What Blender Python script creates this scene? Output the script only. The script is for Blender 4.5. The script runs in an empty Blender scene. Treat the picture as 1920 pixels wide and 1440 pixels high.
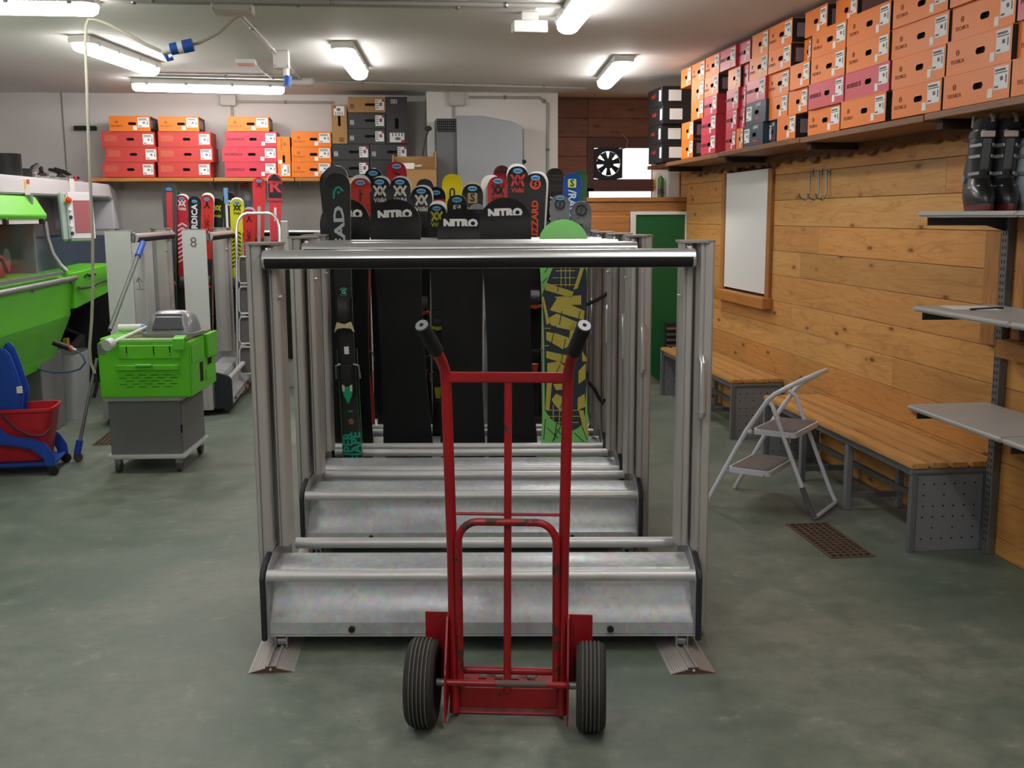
import bpy, bmesh, math, random
from mathutils import Vector, Matrix, Quaternion
rad = math.radians
random.seed(7)
scn = bpy.context.scene
COL = scn.collection
# ------------------------------------------------------------------ camera
FPX, CAM_H = 2000.0, 1.55
PITCH, YAW, ROLL = rad(8.95), rad(7.0), rad(-0.3)
_fw = Vector((math.sin(YAW)*math.cos(PITCH), math.cos(YAW)*math.cos(PITCH), -math.sin(PITCH)))
_r = Vector((math.cos(YAW), -math.sin(YAW), 0))
_u = _r.cross(_fw)
CR = _r*math.cos(ROLL)+_u*math.sin(ROLL)
CU = _u*math.cos(ROLL)-_r*math.sin(ROLL)
CF = _fw
CP = Vector((0, 0, CAM_H))
cam_d = bpy.data.cameras.new('camera')
cam_d.sensor_width = 36.0
cam_d.lens = FPX/1920*36
cam_d.clip_start = 0.05
cam = bpy.data.objects.new('camera', cam_d)
COL.objects.link(cam)
_m = Matrix.Identity(4)
for i in range(3):
    _m[i][0], _m[i][1], _m[i][2], _m[i][3] = CR[i], CU[i], -CF[i], CP[i]
cam.matrix_world = _m
scn.camera = cam
# ------------------------------------------------------------------ world, exposure
scn.view_settings.view_transform = 'Standard'
scn.view_settings.look = 'None'
scn.view_settings.gamma = 1.0
scn.view_settings.exposure = 0.2
scn.view_settings.use_curve_mapping = False
wd = bpy.data.worlds.new('daylight')
scn.world = wd
wd.use_nodes = True
wd.node_tree.nodes['Background'].inputs[0].default_value = (0.86, 0.93, 1.0, 1)
wd.node_tree.nodes['Background'].inputs[1].default_value = 2.2
LAMP_POWER = 28.0


def at(x, y, X=None, Y=None, Z=None):
    """photo pixel (1920x1440) -> world point on the plane X=, Y= or Z="""
    d = CR*((x-960)/FPX)-CU*((y-720)/FPX)+CF
    if X is not None:
        t = X/d.x
    elif Y is not None:
        t = Y/d.y
    else:
        t = (Z-CAM_H)/d.z
    return CP+d*t


# ------------------------------------------------------------------ materials
def lin(h):
    h = h.lstrip('#')
    o = []
    for i in (0, 2, 4):
        c = int(h[i:i+2], 16)/255
        o.append(c/12.92 if c <= 0.04045 else ((c+0.055)/1.055)**2.4)
    return (o[0], o[1], o[2], 1)


class NT:
    def __init__(s, name):
        s.m = bpy.data.materials.new(name)
        s.m.use_nodes = True
        s.t = s.m.node_tree
        s.b = s.t.nodes['Principled BSDF']
        s.out = s.t.nodes['Material Output']

    def n(s, typ, **kw):
        nd = s.t.nodes.new('ShaderNode'+typ)
        for k, v in kw.items():
            if k in nd.inputs:
                nd.inputs[k].default_value = v
            else:
                setattr(nd, k, v)
        return nd

    def l(s, a, b):
        s.t.links.new(a, b)

    def ramp(s, fac, stops):
        r = s.n('ValToRGB')
        e = r.color_ramp.elements
        while len(e) < len(stops):
            e.new(0.5)
        for el, (p, c) in zip(e, stops):
            el.position = p
            el.color = lin(c) if isinstance(c, str) else (c, c, c, 1)
        s.l(fac, r.inputs[0])
        return r.outputs[0]

    def mix(s, fac, a, b, mode='MIX'):
        m = s.n('Mix', data_type='RGBA', blend_type=mode)
        for sock, v in ((m.inputs[0], fac), (m.inputs[6], a), (m.inputs[7], b)):
            if isinstance(v, (int, float)):
                sock.default_value = v
            elif isinstance(v, str):
                sock.default_value = lin(v)
            elif isinstance(v, tuple):
                sock.default_value = v
            else:
                s.l(v, sock)
        return m.outputs[2]

    def coords(s, scale=(1, 1, 1), rand=0.0, kind='Object'):
        tc = s.n('TexCoord')
        mp = s.n('Mapping')
        mp.inputs['Scale'].default_value = scale
        s.l(tc.outputs[kind], mp.inputs[0])
        if rand:
            oi = s.n('ObjectInfo')
            mu = s.n('Math', operation='MULTIPLY')
            mu.inputs[1].default_value = rand
            s.l(oi.outputs['Random'], mu.inputs[0])
            va = s.n('VectorMath', operation='ADD')
            s.l(mp.outputs[0], va.inputs[0])
            s.l(mu.outputs[0], va.inputs[1])
            return va.outputs[0]
        return mp.outputs[0]

    def bump(s, h, strength=0.2, dist=0.002):
        b = s.n('Bump')
        b.inputs['Strength'].default_value = strength
        b.inputs['Distance'].default_value = dist
        s.l(h, b.inputs['Height'])
        s.l(b.outputs[0], s.b.inputs['Normal'])


MATS = {}


def mat(name, col=None, rough=0.5, metal=0.0, spec=0.5, var=0.0, vscale=6.0, bump=0.0, trans=0.0, alpha=1.0, coat=0.0, emit=0.0):
    if name in MATS:
        return MATS[name]
    t = NT(name)
    b = t.b
    b.inputs['Base Color'].default_value = lin(col)
    b.inputs['Roughness'].default_value = rough
    b.inputs['Metallic'].default_value = metal
    b.inputs['Specular IOR Level'].default_value = spec
    b.inputs['Coat Weight'].default_value = coat
    if emit:
        b.inputs['Emission Color'].default_value = lin(col)
        b.inputs['Emission Strength'].default_value = emit
    no = t.n('TexNoise', Scale=vscale, Detail=5.0, Roughness=0.6)
    t.l(t.coords(rand=9.0), no.inputs['Vector'])
    if var:
        dk = t.mix(1.0, col, (1-var, 1-var, 1-var, 1), 'MULTIPLY')
        li = t.mix(1.0, col, (1+var*.5, 1+var*.5, 1+var*.5, 1), 'MULTIPLY')
        f = t.ramp(no.outputs[0], [(0.3, 0.0), (0.7, 1.0)])
        t.l(t.mix(f, dk, li), b.inputs['Base Color'])
        rr = t.n('MapRange')
        rr.inputs[3].default_value = max(0.03, rough-0.08)
        rr.inputs[4].default_value = min(1, rough+0.08)
        t.l(no.outputs[0], rr.inputs[0])
        t.l(rr.outputs[0], b.inputs['Roughness'])
    if bump:
        t.bump(no.outputs[0], bump, 0.004)
    if alpha < 1.0:
        tr = t.n('BsdfTransparent')
        mx = t.n('MixShader')
        mx.inputs[0].default_value = alpha
        t.l(tr.outputs[0], mx.inputs[1])
        t.l(b.outputs[0], mx.inputs[2])
        t.l(mx.outputs[0], t.out.inputs[0])
    MATS[name] = t.m
    return t.m


def wood(name, light, mid, dark, axis, knots=True, tint=0.25, rough=0.55):
    """boards with grain along the given axis, knots, and a tone that differs from board to board"""
    t = NT(name)
    sc = {'x': (0.9, 9, 9), 'y': (9, 0.9, 9), 'z': (9, 9, 0.9)}[axis]
    v = t.coords(sc, rand=37.0)
    no = t.n('TexNoise', Scale=1.3, Detail=3.0, Roughness=0.5, Distortion=0.6)
    t.l(v, no.inputs['Vector'])
    wv = t.n('TexNoise', Scale=3.2, Detail=8.0, Roughness=0.7, Distortion=1.6)
    t.l(v, wv.inputs['Vector'])
    rings = t.n('Math', operation='SINE')
    mu = t.n('Math', operation='MULTIPLY')
    mu.inputs[1].default_value = 30.0
    t.l(no.outputs[0], mu.inputs[0])
    t.l(mu.outputs[0], rings.inputs[0])
    base = t.ramp(wv.outputs[0], [(0.25, mid), (0.65, light)])
    rf = t.ramp(rings.outputs[0], [(0.72, 0.0), (1.0, 0.30)])
    c = t.mix(rf, base, dark)
    if knots:
        sk = {'x': (3.4, 9, 9), 'y': (9, 3.4, 9), 'z': (9, 9, 3.4)}[axis]
        kv = t.coords(sk, rand=91.0)
        vo = t.n('TexVoronoi', Scale=1.0, Randomness=1.0)
        t.l(kv, vo.inputs['Vector'])
        kf = t.ramp(vo.outputs['Distance'], [(0.07, 0.9), (0.13, 0.0)])
        c = t.mix(kf, c, '#5a2c12')
        hf = t.ramp(vo.outputs['Distance'], [(0.10, 0.3), (0.26, 0.0)])
        c = t.mix(hf, c, dark)
    oi = t.n('ObjectInfo')
    tn = t.ramp(oi.outputs['Random'], [(0.0, 1.0-tint), (1.0, 1.0+tint*0.25)])
    c = t.mix(1.0, c, tn, 'MULTIPLY')
    wm = t.n('Math', operation='FRACT')
    w9 = t.n('Math', operation='MULTIPLY')
    w9.inputs[1].default_value = 17.3
    t.l(oi.outputs['Random'], w9.inputs[0])
    t.l(w9.outputs[0], wm.inputs[0])
    c = t.mix(t.ramp(wm.outputs[0], [(0.35, 0.0), (0.9, tint*2.6)]), c, t.mix(1.0, c, (1.0, 0.80, 0.62, 1), 'MULTIPLY'))
    t.l(c, t.b.inputs['Base Color'])
    t.b.inputs['Roughness'].default_value = rough
    t.bump(wv.outputs[0], 0.12, 0.002)
    MATS[name] = t.m
    return t.m


# ------------------------------------------------------------------ mesh builder
class MB:
    def __init__(s):
        s.v, s.f, s.fm, s.mi = [], [], [], 0

    def add(s, vs, fs):
        o = len(s.v)
        s.v += [tuple(p) for p in vs]
        for f in fs:
            s.f.append([o+i for i in f])
            s.fm.append(s.mi)
        return s

    def box(s, a, b):
        (x0, y0, z0), (x1, y1, z1) = a, b
        return s.add([(x0, y0, z0), (x1, y0, z0), (x1, y1, z0), (x0, y1, z0), (x0, y0, z1), (x1, y0, z1), (x1, y1, z1), (x0, y1, z1)],
                     [(0, 3, 2, 1), (4, 5, 6, 7), (0, 1, 5, 4), (1, 2, 6, 5), (2, 3, 7, 6), (3, 0, 4, 7)])

    def bar(s, p0, p1, w, h, up=(0, 0, 1)):
        """rectangular bar from p0 to p1, w sideways, h along up"""
        p0, p1 = Vector(p0), Vector(p1)
        d = (p1-p0).normalized()
        sd = d.cross(Vector(up))
        if sd.length < 1e-5:
            sd = d.cross(Vector((0, 1, 0)))
        sd.normalize()
        u = sd.cross(d).normalized()
        vs = []
        for p in (p0, p1):
            for a, b in ((-1, -1), (1, -1), (1, 1), (-1, 1)):
                vs.append(p+sd*(a*w/2)+u*(b*h/2))
        return s.add(vs, [(3, 2, 1, 0), (4, 5, 6, 7), (0, 1, 5, 4), (1, 2, 6, 5), (2, 3, 7, 6), (3, 0, 4, 7)])

    def cyl(s, p0, p1, r, n=16, r2=None):
        return s.tube([p0, p1], [r, r if r2 is None else r2], n)

    def tube(s, pts, r, n=10, closed=False):
        pts = [Vector(p) for p in pts]
        N = len(pts)
        rs = r if isinstance(r, (list, tuple)) else [r]*N
        tang = []
        for i in range(N):
            if closed:
                d = pts[(i+1) % N]-pts[i-1]
            else:
                d = pts[min(i+1, N-1)]-pts[max(i-1, 0)]
            tang.append(d.normalized())
        ref = Vector((0, 0, 1))
        if abs(tang[0].dot(ref)) > 0.9:
            ref = Vector((1, 0, 0))
        nn = (ref-tang[0]*ref.dot(tang[0])).normalized()
        rings = []
        for i in range(N):
            if i:
                nn = (nn-tang[i]*nn.dot(tang[i])).normalized()
            bb = tang[i].cross(nn)
            rings.append([pts[i]+(nn*math.cos(2*math.pi*k/n)+bb*math.sin(2*math.pi*k/n))*rs[i] for k in range(n)])
        return s.loft(rings, closed)

    def loft(s, rings, closed=False, caps=True):
        n = len(rings[0])
        vs = [p for r in rings for p in r]
        fs = []
        m = len(rings)
        for i in range(m if closed else m-1):
            j = (i+1) % m
            for k in range(n):
                k2 = (k+1) % n
                fs.append((i*n+k, i*n+k2, j*n+k2, j*n+k))
        if caps and not closed:
            fs.append(tuple(range(n-1, -1, -1)))
            fs.append(tuple((m-1)*n+k for k in range(n)))
        return s.add(vs, fs)

    def prism(s, poly, a, b, axis='y'):
        """2D outline extruded from a to b along axis; outline coords are the other two axes in x,y,z order"""
        def P(u, w, h):
            return {'x': (h, u, w), 'y': (u, h, w), 'z': (u, w, h)}[axis]
        n = len(poly)
        vs = [P(u, w, a) for u, w in poly]+[P(u, w, b) for u, w in poly]
        fs = [tuple(range(n-1, -1, -1)), tuple(range(n, 2*n))]
        fs += [(k, (k+1) % n, n+(k+1) % n, n+k) for k in range(n)]
        return s.add(vs, fs)

    def lathe(s, prof, c, axis='z', n=20):
        """profile [(r, h)] turned about an axis through c"""
        rings = []
        for r, h in prof:
            ring = []
            for k in range(n):
                a = 2*math.pi*k/n
                u, w = r*math.cos(a), r*math.sin(a)
                p = {'z': (u, w, h), 'x': (h, u, w), 'y': (u, h, w)}[axis]
                ring.append((c[0]+p[0], c[1]+p[1], c[2]+p[2]))
            rings.append(ring)
        return s.loft(rings)

    def ball(s, c, r, n=10):
        rx, ry, rz = r if isinstance(r, (tuple, list)) else (r, r, r)
        rings = []
        for i in range(1, n):
            a = math.pi*i/n
            rings.append([(c[0]+rx*math.sin(a)*math.cos(2*math.pi*k/n), c[1]+ry*math.sin(a)*math.sin(2*math.pi*k/n), c[2]+rz*math.cos(a)) for k in range(n)])
        return s.loft(rings)

    def xf(s, M, start=0):
        for i in range(start, len(s.v)):
            s.v[i] = tuple(M @ Vector(s.v[i]))
        return s

    def mesh(s, name, mats, bevel=0.0, seg=1, smooth=35):
        me = bpy.data.meshes.new(name)
        me.from_pydata(s.v, [], s.f)
        for m in (mats if isinstance(mats, (list, tuple)) else [mats]):
            me.materials.append(m)
        me.polygons.foreach_set('material_index', s.fm)
        bm = bmesh.new()
        bm.from_mesh(me)
        bmesh.ops.recalc_face_normals(bm, faces=bm.faces)
        if bevel:
            es = [e for e in bm.edges if len(e.link_faces) == 2 and e.calc_face_angle(0) > rad(30)]
            bmesh.ops.bevel(bm, geom=es, offset=bevel, segments=seg, affect='EDGES', clamp_overlap=True)
        bm.to_mesh(me)
        bm.free()
        if smooth:
            me.shade_smooth()
            me.set_sharp_from_angle(angle=rad(smooth))
        return me

    def obj(s, name, mats, parent=None, bevel=0.0, seg=1, smooth=35, label=None):
        return link(name, s.mesh(name, mats, bevel, seg, smooth), parent, label)


CHILD = {}


def link(name, data, parent=None, label=None):
    o = bpy.data.objects.new(name, data)
    COL.objects.link(o)
    if parent is not None:
        o.parent = parent
        CHILD.setdefault(parent.name, []).append(o)
    if label:
        o['label'] = label
    return o


def tag(o, label, cat, group=None):
    o['label'], o['category'] = label, cat
    if group:
        o['group'] = group
    return o


def thing(name, label, cat, loc=(0, 0, 0), rz=0.0, group=None):
    o = link(name, None)
    o.empty_display_size = 0.05
    o.location = loc
    o.rotation_euler = (0, 0, rz)
    return tag(o, label, cat, group)


def struct(o):
    o['kind'] = 'structure'
    return o


def dup(root, loc=None, rz=None, label=None, parent=None):
    r = root.copy()
    COL.objects.link(r)
    r.parent = parent
    if loc is not None:
        r.location = loc
    if rz is not None:
        r.rotation_euler = (0, 0, rz)
    if label:
        r['label'] = label
    for c in CHILD.get(root.name, []):
        cc = c.copy()
        COL.objects.link(cc)
        cc.parent = r
        CHILD.setdefault(r.name, []).append(cc)
        for g in CHILD.get(c.name, []):
            gg = g.copy()
            COL.objects.link(gg)
            gg.parent = cc
            CHILD.setdefault(cc.name, []).append(gg)
    return r


def frame(o, origin, right, up):
    """orient a flat thing drawn in local XY so that it faces right x up"""
    r, u = Vector(right).normalized(), Vector(up).normalized()
    n = r.cross(u).normalized()
    u = n.cross(r)
    m = Matrix.Identity(4)
    for i in range(3):
        m[i][0], m[i][1], m[i][2], m[i][3] = r[i], u[i], n[i], origin[i]
    o.matrix_local = m
    return o


_TXT = {}


def text_me(s, size, m, bold=0.0, shear=0.0, ext=0.0006, space=1.0, sx=1.0):
    key = (s, size, m.name, bold, shear, ext, space, sx)
    if key in _TXT:
        return _TXT[key]
    cu = bpy.data.curves.new('lettering', 'FONT')
    cu.body, cu.size, cu.align_x, cu.align_y = s, size, 'CENTER', 'CENTER'
    cu.extrude, cu.offset, cu.shear, cu.space_character = ext, bold, shear, space
    cu.resolution_u = 2
    ob = bpy.data.objects.new('tmp', cu)
    COL.objects.link(ob)
    dg = bpy.context.evaluated_depsgraph_get()
    me = bpy.data.meshes.new_from_object(ob.evaluated_get(dg))
    bpy.data.objects.remove(ob)
    if sx != 1.0:
        me.transform(Matrix.Diagonal((sx, 1, 1, 1)))
    me.materials.clear()
    me.materials.append(m)
    _TXT[key] = me
    return me


def rrect(w, h, r, n=4, cx=0.0, cy=0.0):
    """rounded rectangle outline"""
    r = min(r, w/2-1e-4, h/2-1e-4)
    out = []
    for (sx, sy, a0) in ((1, 1, 0), (-1, 1, 90), (-1, -1, 180), (1, -1, 270)):
        for k in range(n+1):
            a = rad(a0+90*k/n)
            out.append((cx+sx*(w/2-r)+r*math.cos(a), cy+sy*(h/2-r)+r*math.sin(a)))
    return out


def arc(cx, cy, r, a0, a1, n=8):
    return [(cx+r*math.cos(rad(a0+(a1-a0)*k/n)), cy+r*math.sin(rad(a0+(a1-a0)*k/n))) for k in range(n+1)]


def strokes(segs, w):
    """flat thick lines in XY as one mesh builder (logos)"""
    mb = MB()
    for pts in segs:
        for a, b in zip(pts[:-1], pts[1:]):
            mb.bar((a[0], a[1], 0), (b[0], b[1], 0), w, 0.0012)
    return mb


CEIL = 2.72
WX = 2.79      # face of the timber wall
BY = 10.8      # back wall
# common materials
M_ALU = mat('brushed_aluminium', '#cfd0d0', 0.42, 0.35, var=0.06, vscale=3)
M_ALUD = mat('anodised_profile', '#b4b1ae', 0.42, 0.3, var=0.05, vscale=2)
M_CHROME = mat('bright_tube', '#d6d7d8', 0.3, 0.75)
M_BLK = mat('black_plastic', '#17181a', 0.5)
M_RUB = mat('black_rubber', '#141414', 0.75)
M_DK = mat('dark_recess', '#0b0b0c', 0.9)
M_WHT = mat('white_paint', '#dcdcd8', 0.6)
M_PAPER = mat('white_paper', '#e8e8e6', 0.7)
M_INK = mat('grey_print', '#6a6a6a', 0.8)
M_GREYP = mat('grey_enamel', '#77787a', 0.5, var=0.06)
M_STEEL = mat('zinc_steel', '#9b9c9e', 0.4, 0.7, var=0.1)
M_GREEN = mat('lime_green_enamel', '#60c424', 0.42, var=0.05)
M_RED = mat('red_enamel', '#9c1820', 0.38, var=0.07, vscale=4)
M_BLUE = mat('blue_plastic', '#1d48ac', 0.45)
M_RUBG = mat('grey_rubber_wheel', '#4a4a48', 0.7)
# ================================================================== the room shell
def floor_mat():
    t = NT('painted_concrete_floor')
    v = t.coords()
    big = t.n('TexNoise', Scale=0.9, Detail=6.0, Roughness=0.62, Distortion=0.4)
    t.l(v, big.inputs['Vector'])
    c = t.ramp(big.outputs[0], [(0.32, '#55645a'), (0.46, '#677267'), (0.60, '#797e73'), (0.76, '#89897e')])
    sc = t.n('TexNoise', Scale=7.0, Detail=8.0, Roughness=0.75)
    t.l(v, sc.inputs['Vector'])
    c = t.mix(t.ramp(sc.outputs[0], [(0.38, 0.5), (0.52, 0.0)]), c, '#4c5a52')
    c = t.mix(t.ramp(sc.outputs[0], [(0.56, 0.0), (0.70, 0.5)]), c, '#a5a397')
    sp = t.n('TexVoronoi', Scale=9.0)
    t.l(v, sp.inputs['Vector'])
    c = t.mix(t.ramp(sp.outputs['Distance'], [(0.02, 0.8), (0.035, 0.0)]), c, '#3c4340')
    vs = t.n('Mapping')
    vs.inputs['Scale'].default_value = (0.5, 3.0, 1)
    vs.inputs['Rotation'].default_value = (0, 0, 0.5)
    t.l(v, vs.inputs[0])
    stn = t.n('TexNoise', Scale=1.6, Detail=6.0, Roughness=0.7, Distortion=1.2)
    t.l(vs.outputs[0], stn.inputs['Vector'])
    c = t.mix(t.ramp(stn.outputs[0], [(0.55, 0.0), (0.72, 0.35)]), c, '#4f5f55')
    t.l(c, t.b.inputs['Base Color'])
    t.l(t.ramp(sc.outputs[0], [(0.3, 0.42), (0.7, 0.62)]), t.b.inputs['Roughness'])
    t.bump(sc.outputs[0], 0.06, 0.003)
    return t.m


def plaster(name, a, b, sc=1.4):
    t = NT(name)
    v = t.coords()
    no = t.n('TexNoise', Scale=sc, Detail=6.0, Roughness=0.6)
    t.l(v, no.inputs['Vector'])
    t.l(t.ramp(no.outputs[0], [(0.3, a), (0.7, b)]), t.b.inputs['Base Color'])
    t.b.inputs['Roughness'].default_value = 0.75
    f = t.n('TexNoise', Scale=60.0, Detail=3.0)
    t.l(v, f.inputs['Vector'])
    t.bump(f.outputs[0], 0.06, 0.002)
    return t.m


M_WALL = plaster('wall_plaster', '#d0cdca', '#dcd9d6')
M_CEIL = plaster('ceiling_paint', '#d9d6d3', '#e1dedb', 0.6)
M_WOODY = wood('pine_boards_wall', '#d6a460', '#c58d4c', '#95602d', 'y', tint=0.24)
M_WOODX = wood('pine_boards_end', '#b57d45', '#9c6535', '#6d3f1d', 'x', tint=0.25)
M_WOODD = wood('dark_brown_boards', '#94614a', '#825340', '#5e3a2c', 'x', tint=0.2)
M_WOODZ = wood('pine_trim_upright', '#c08645', '#a86f35', '#7e4a20', 'z', knots=False)
M_WOODYT = wood('pine_trim_long', '#c08645', '#a86f35', '#7e4a20', 'y', knots=False)
M_SHELFW = wood('old_shelf_plank', '#8a5c35', '#744a2a', '#4c2d18', 'y', knots=False)
M_SHELFX = wood('back_shelf_plank', '#c08a4a', '#a87339', '#7e4a20', 'x', knots=False)
M_BENCHW = wood('varnished_bench_slat', '#d3a264', '#bf8a4c', '#8f5a2a', 'y', knots=False, tint=0.12, rough=0.4)

LX = -4.3
FY = -3.2
fl = struct(MB().box((LX, FY, -0.1), (WX+0.1, BY+0.1, 0)).obj('floor', floor_mat()))
tag(fl, 'scuffed grey green painted concrete floor of the whole room', 'floor')
o = struct(MB().box((LX, FY, CEIL), (WX+0.1, BY+0.1, CEIL+0.1)).obj('ceiling', M_CEIL))
tag(o, 'flat off white painted ceiling carrying tube lamps and conduits', 'ceiling')
o = struct(MB().box((LX-0.1, FY, 0), (LX, BY+0.1, CEIL)).obj('wall_left', M_WALL))
tag(o, 'plain painted wall behind the green service machine', 'wall')
o = struct(MB().box((LX, FY-0.1, 0), (WX+0.1, FY, CEIL)).obj('wall_front', M_WALL))
tag(o, 'plain painted wall behind the camera', 'wall')
# back wall with an opening for the window at its end near the timber wall
WIN = [at(1102, 268, Y=BY).x, at(1262, 268, Y=BY).x, at(1150, 372, Y=BY).z, at(1150, 262, Y=BY).z]
mb = MB()
mb.box((LX, BY, 0), (1.60, BY+0.12, CEIL))
o = struct(mb.obj('wall_back', M_WALL))
tag(o, 'off white plastered back wall behind the boot boxes and left racks', 'wall')
# joint strip in the back wall
pj = at(120, 250, Y=BY)
o = MB().box((pj.x-0.006, BY-0.006, 1.0), (pj.x+0.006, BY, CEIL)).obj('trim_1', mat('joint_strip_grey', '#8f8d8b', 0.8))
struct(o)
tag(o, 'thin vertical joint strip on the back wall above the grey beam', 'trim')

# pillar and its grey return
pl, pr = at(800, 200, Y=10.45).x, at(1046, 200, Y=10.45).x
o = struct(MB().box((pl, 10.45, 0), (pr, BY, CEIL)).obj('wall_pillar', plaster('pillar_white', '#e6e4e0', '#efede9')))
tag(o, 'white plastered pillar behind the grey air heater', 'wall')

# timber end wall (dark brown above) around the window
mb = MB()
mb.box((1.60, BY+0.03, 0), (WIN[0], BY+0.12, CEIL))
mb.box((WIN[1], BY+0.03, 0), (WX+0.1, BY+0.12, CEIL))
mb.box((WIN[0], BY+0.03, 0), (WIN[1], BY+0.12, WIN[2]))
mb.box((WIN[0], BY+0.03, WIN[3]), (WIN[1], BY+0.12, CEIL))
we = struct(mb.obj('wall_end', M_DK))
tag(we, 'dark brown timber boarding around the fan window', 'wall')
rowh = 0.188
z = 1.2
while z < CEIL-0.01:
    z1 = min(z+rowh, CEIL)
    for (a, b) in ((pr, WIN[0]), (WIN[0], WIN[1]), (WIN[1], WX)):
        if b-a < 0.03:
            continue
        if a == WIN[0] and z1 > WIN[2]+0.01 and z < WIN[3]-0.01:
            lo, hi = z, min(z1, WIN[2])
            if hi-lo > 0.02:
                MB().box((a+.001, BY, lo+.0015), (b-.001, BY+0.03, hi-.0015)).obj('plank', M_WOODD, we, bevel=0.002)
            lo, hi = max(z, WIN[3]), z1
            if hi-lo > 0.02:
                MB().box((a+.001, BY, lo+.0015), (b-.001, BY+0.03, hi-.0015)).obj('plank', M_WOODD, we, bevel=0.002)
            continue
        MB().box((a+.001, BY, z+.0015), (b-.001, BY+0.03, z1-.0015)).obj('plank', M_WOODD, we, bevel=0.002)
    z = z1

# ------------------------------------------------------------------ timber wall on the right
wr = struct(MB().box((WX, FY, 0), (WX+0.1, BY+0.1, CEIL)).obj('wall_right', mat('board_gap', '#3a2414', 0.9)))
tag(wr, 'knotty pine board wall with horizontal planks behind the benches', 'wall')
zs = [0.0, 0.085, 0.26, 0.435, 0.608, 0.775, 0.947, 1.13, 1.298, 1.472, 1.648, 1.824, 2.0]
W1 = (7.40, 8.42, 0.98, 1.88)      # blind window in this wall (y0,y1,z0,z1)
rng = random.Random(3)
for i in range(len(zs)-1):
    z0, z1 = zs[i], zs[i+1]
    cuts = [1.5]
    y = 1.5+rng.uniform(0.9, 4.6)
    while y < BY-0.8:
        cuts.append(y)
        y += rng.uniform(3.0, 4.6)
    cuts.append(BY)
    for a, b in zip(cuts[:-1], cuts[1:]):
        segs = [(a, b)]
        if z1 > W1[2]+.01 and z0 < W1[3]-.01:
            segs = [(p, q) for p, q in ((a, min(b, W1[0])), (max(a, W1[1]), b)) if q-p > 0.02]
        for p, q in segs:
            MB().box((WX-0.012, p+.001, z0+.0012), (WX, q-.001, z1-.0012)).obj('plank', M_WOODY, wr, bevel=0.002)
# upper part of the wall, hidden behind the boxes
MB().box((WX-0.012, 1.5, 2.0), (WX, BY, CEIL)).obj('upper_boarding', M_WOODY, wr)

# window with a ribbed white blind in a pine frame
def ribbed_window(name, y0, y1, z0, z1, label, sill=True):
    t = struct(thing(name, label, 'window'))
    mb = MB()
    n = 2*max(6, int((y1-y0)/0.056))
    poly = []
    for k in range(n+1):
        y = y0+(y1-y0)*k/n
        poly.append((WX-0.014-(0.020 if k % 2 else 0.0), y))
    poly += [(WX-0.002, y1), (WX-0.002, y0)]
    mb.prism(poly, z0, z1, 'z')
    mb.obj('ribbed_blind', mat('white_blind', '#e3e3e0', 0.55), t, smooth=0)
    for (a, b) in ((y0-0.07, y0), (y1, y1+0.07)):
        MB().box((WX-0.04, a, z0-0.02), (WX-0.012, b, z1)).obj('frame_upright', M_WOODZ, t, bevel=0.004)
    if sill:
        MB().box((WX-0.09, y0-0.10, z0-0.10), (WX-0.012, y1+0.10, z0-0.02)).obj('sill_board', M_WOODYT, t, bevel=0.005)
    return t


ribbed_window('window_1', W1[0]+0.03, W1[1]-0.03, W1[2], W1[3]-.005, 'tall window with white ribbed blind and pine frame in the timber wall')
t2 = ribbed_window('window_2', 3.0, 4.30, 1.02, 1.90, 'white ribbed blind beside the slotted upright behind the grey shelves')

# vertical pine trim beside the slotted upright
o = struct(MB().box((WX-0.05, 4.475, 0.96), (WX-0.012, 4.60, 1.47)).obj('trim_2', M_WOODZ, bevel=0.004))
tag(o, 'upright pine trim board beside the slotted grey upright', 'trim')
# scalloped valance under the box shelf
mb = MB()
y, poly = 3.0, [(3.0, 1.955)]
rng = random.Random(11)
while y < 9.3:
    w = rng.choice((0.07, 0.16, 0.16))
    dpt = 0.018 if w < 0.1 else rng.uniform(.03, .055)
    for k in range(1, 7):
        a = math.pi*k/6
        poly.append((y+w*k/6, 1.925-dpt*math.sin(a)))
    y += w
poly.append((y, 1.965))
mb.prism(poly, WX-0.045, WX-0.02, 'x')
o = struct(mb.obj('trim_3', wood('valance_wood', '#8a5a34', '#744a2a', '#4f3018', 'y', knots=False), smooth=0))
tag(o, 'dark scalloped wooden valance under the long box shelf', 'trim')

# ------------------------------------------------------------------ low timber enclosure with the green door
EY = 9.55
ex0, ex1 = at(1098, 400, Y=EY).x, WX-0.012
ez = at(1200, 370, Y=EY).z
enc = struct(MB().box((ex0, EY+0.03, 0), (ex1, BY, ez-0.04)).obj('wall_enclosure', mat('enclosure_core', '#6a4526', 0.8)))
tag(enc, 'low pine clad enclosure holding the green door in the far corner', 'wall')
MB().box((ex0-0.01, EY-0.01, ez-0.04), (ex1, BY, ez)).obj('top_board', M_WOODX, enc, bevel=0.004)
dl, dr = at(1190, 560, Y=EY).x, at(1327, 400, Y=EY).x
dr = min(dr, ex1-0.01)
dz = at(1200, 403, Y=EY).z
MB().box((ex0, EY, dz+0.03), (ex1, EY+0.03, ez-0.045)).obj('plank', M_WOODX, enc, bevel=0.003)
nz = 5
for k in range(nz):
    z0, z1 = (dz+0.03)*k/nz, (dz+0.03)*(k+1)/nz
    MB().box((ex0, EY, z0+.002), (dl-0.05, EY+0.03, z1-.002)).obj('plank', M_WOODX, enc, bevel=0.003)
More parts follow.
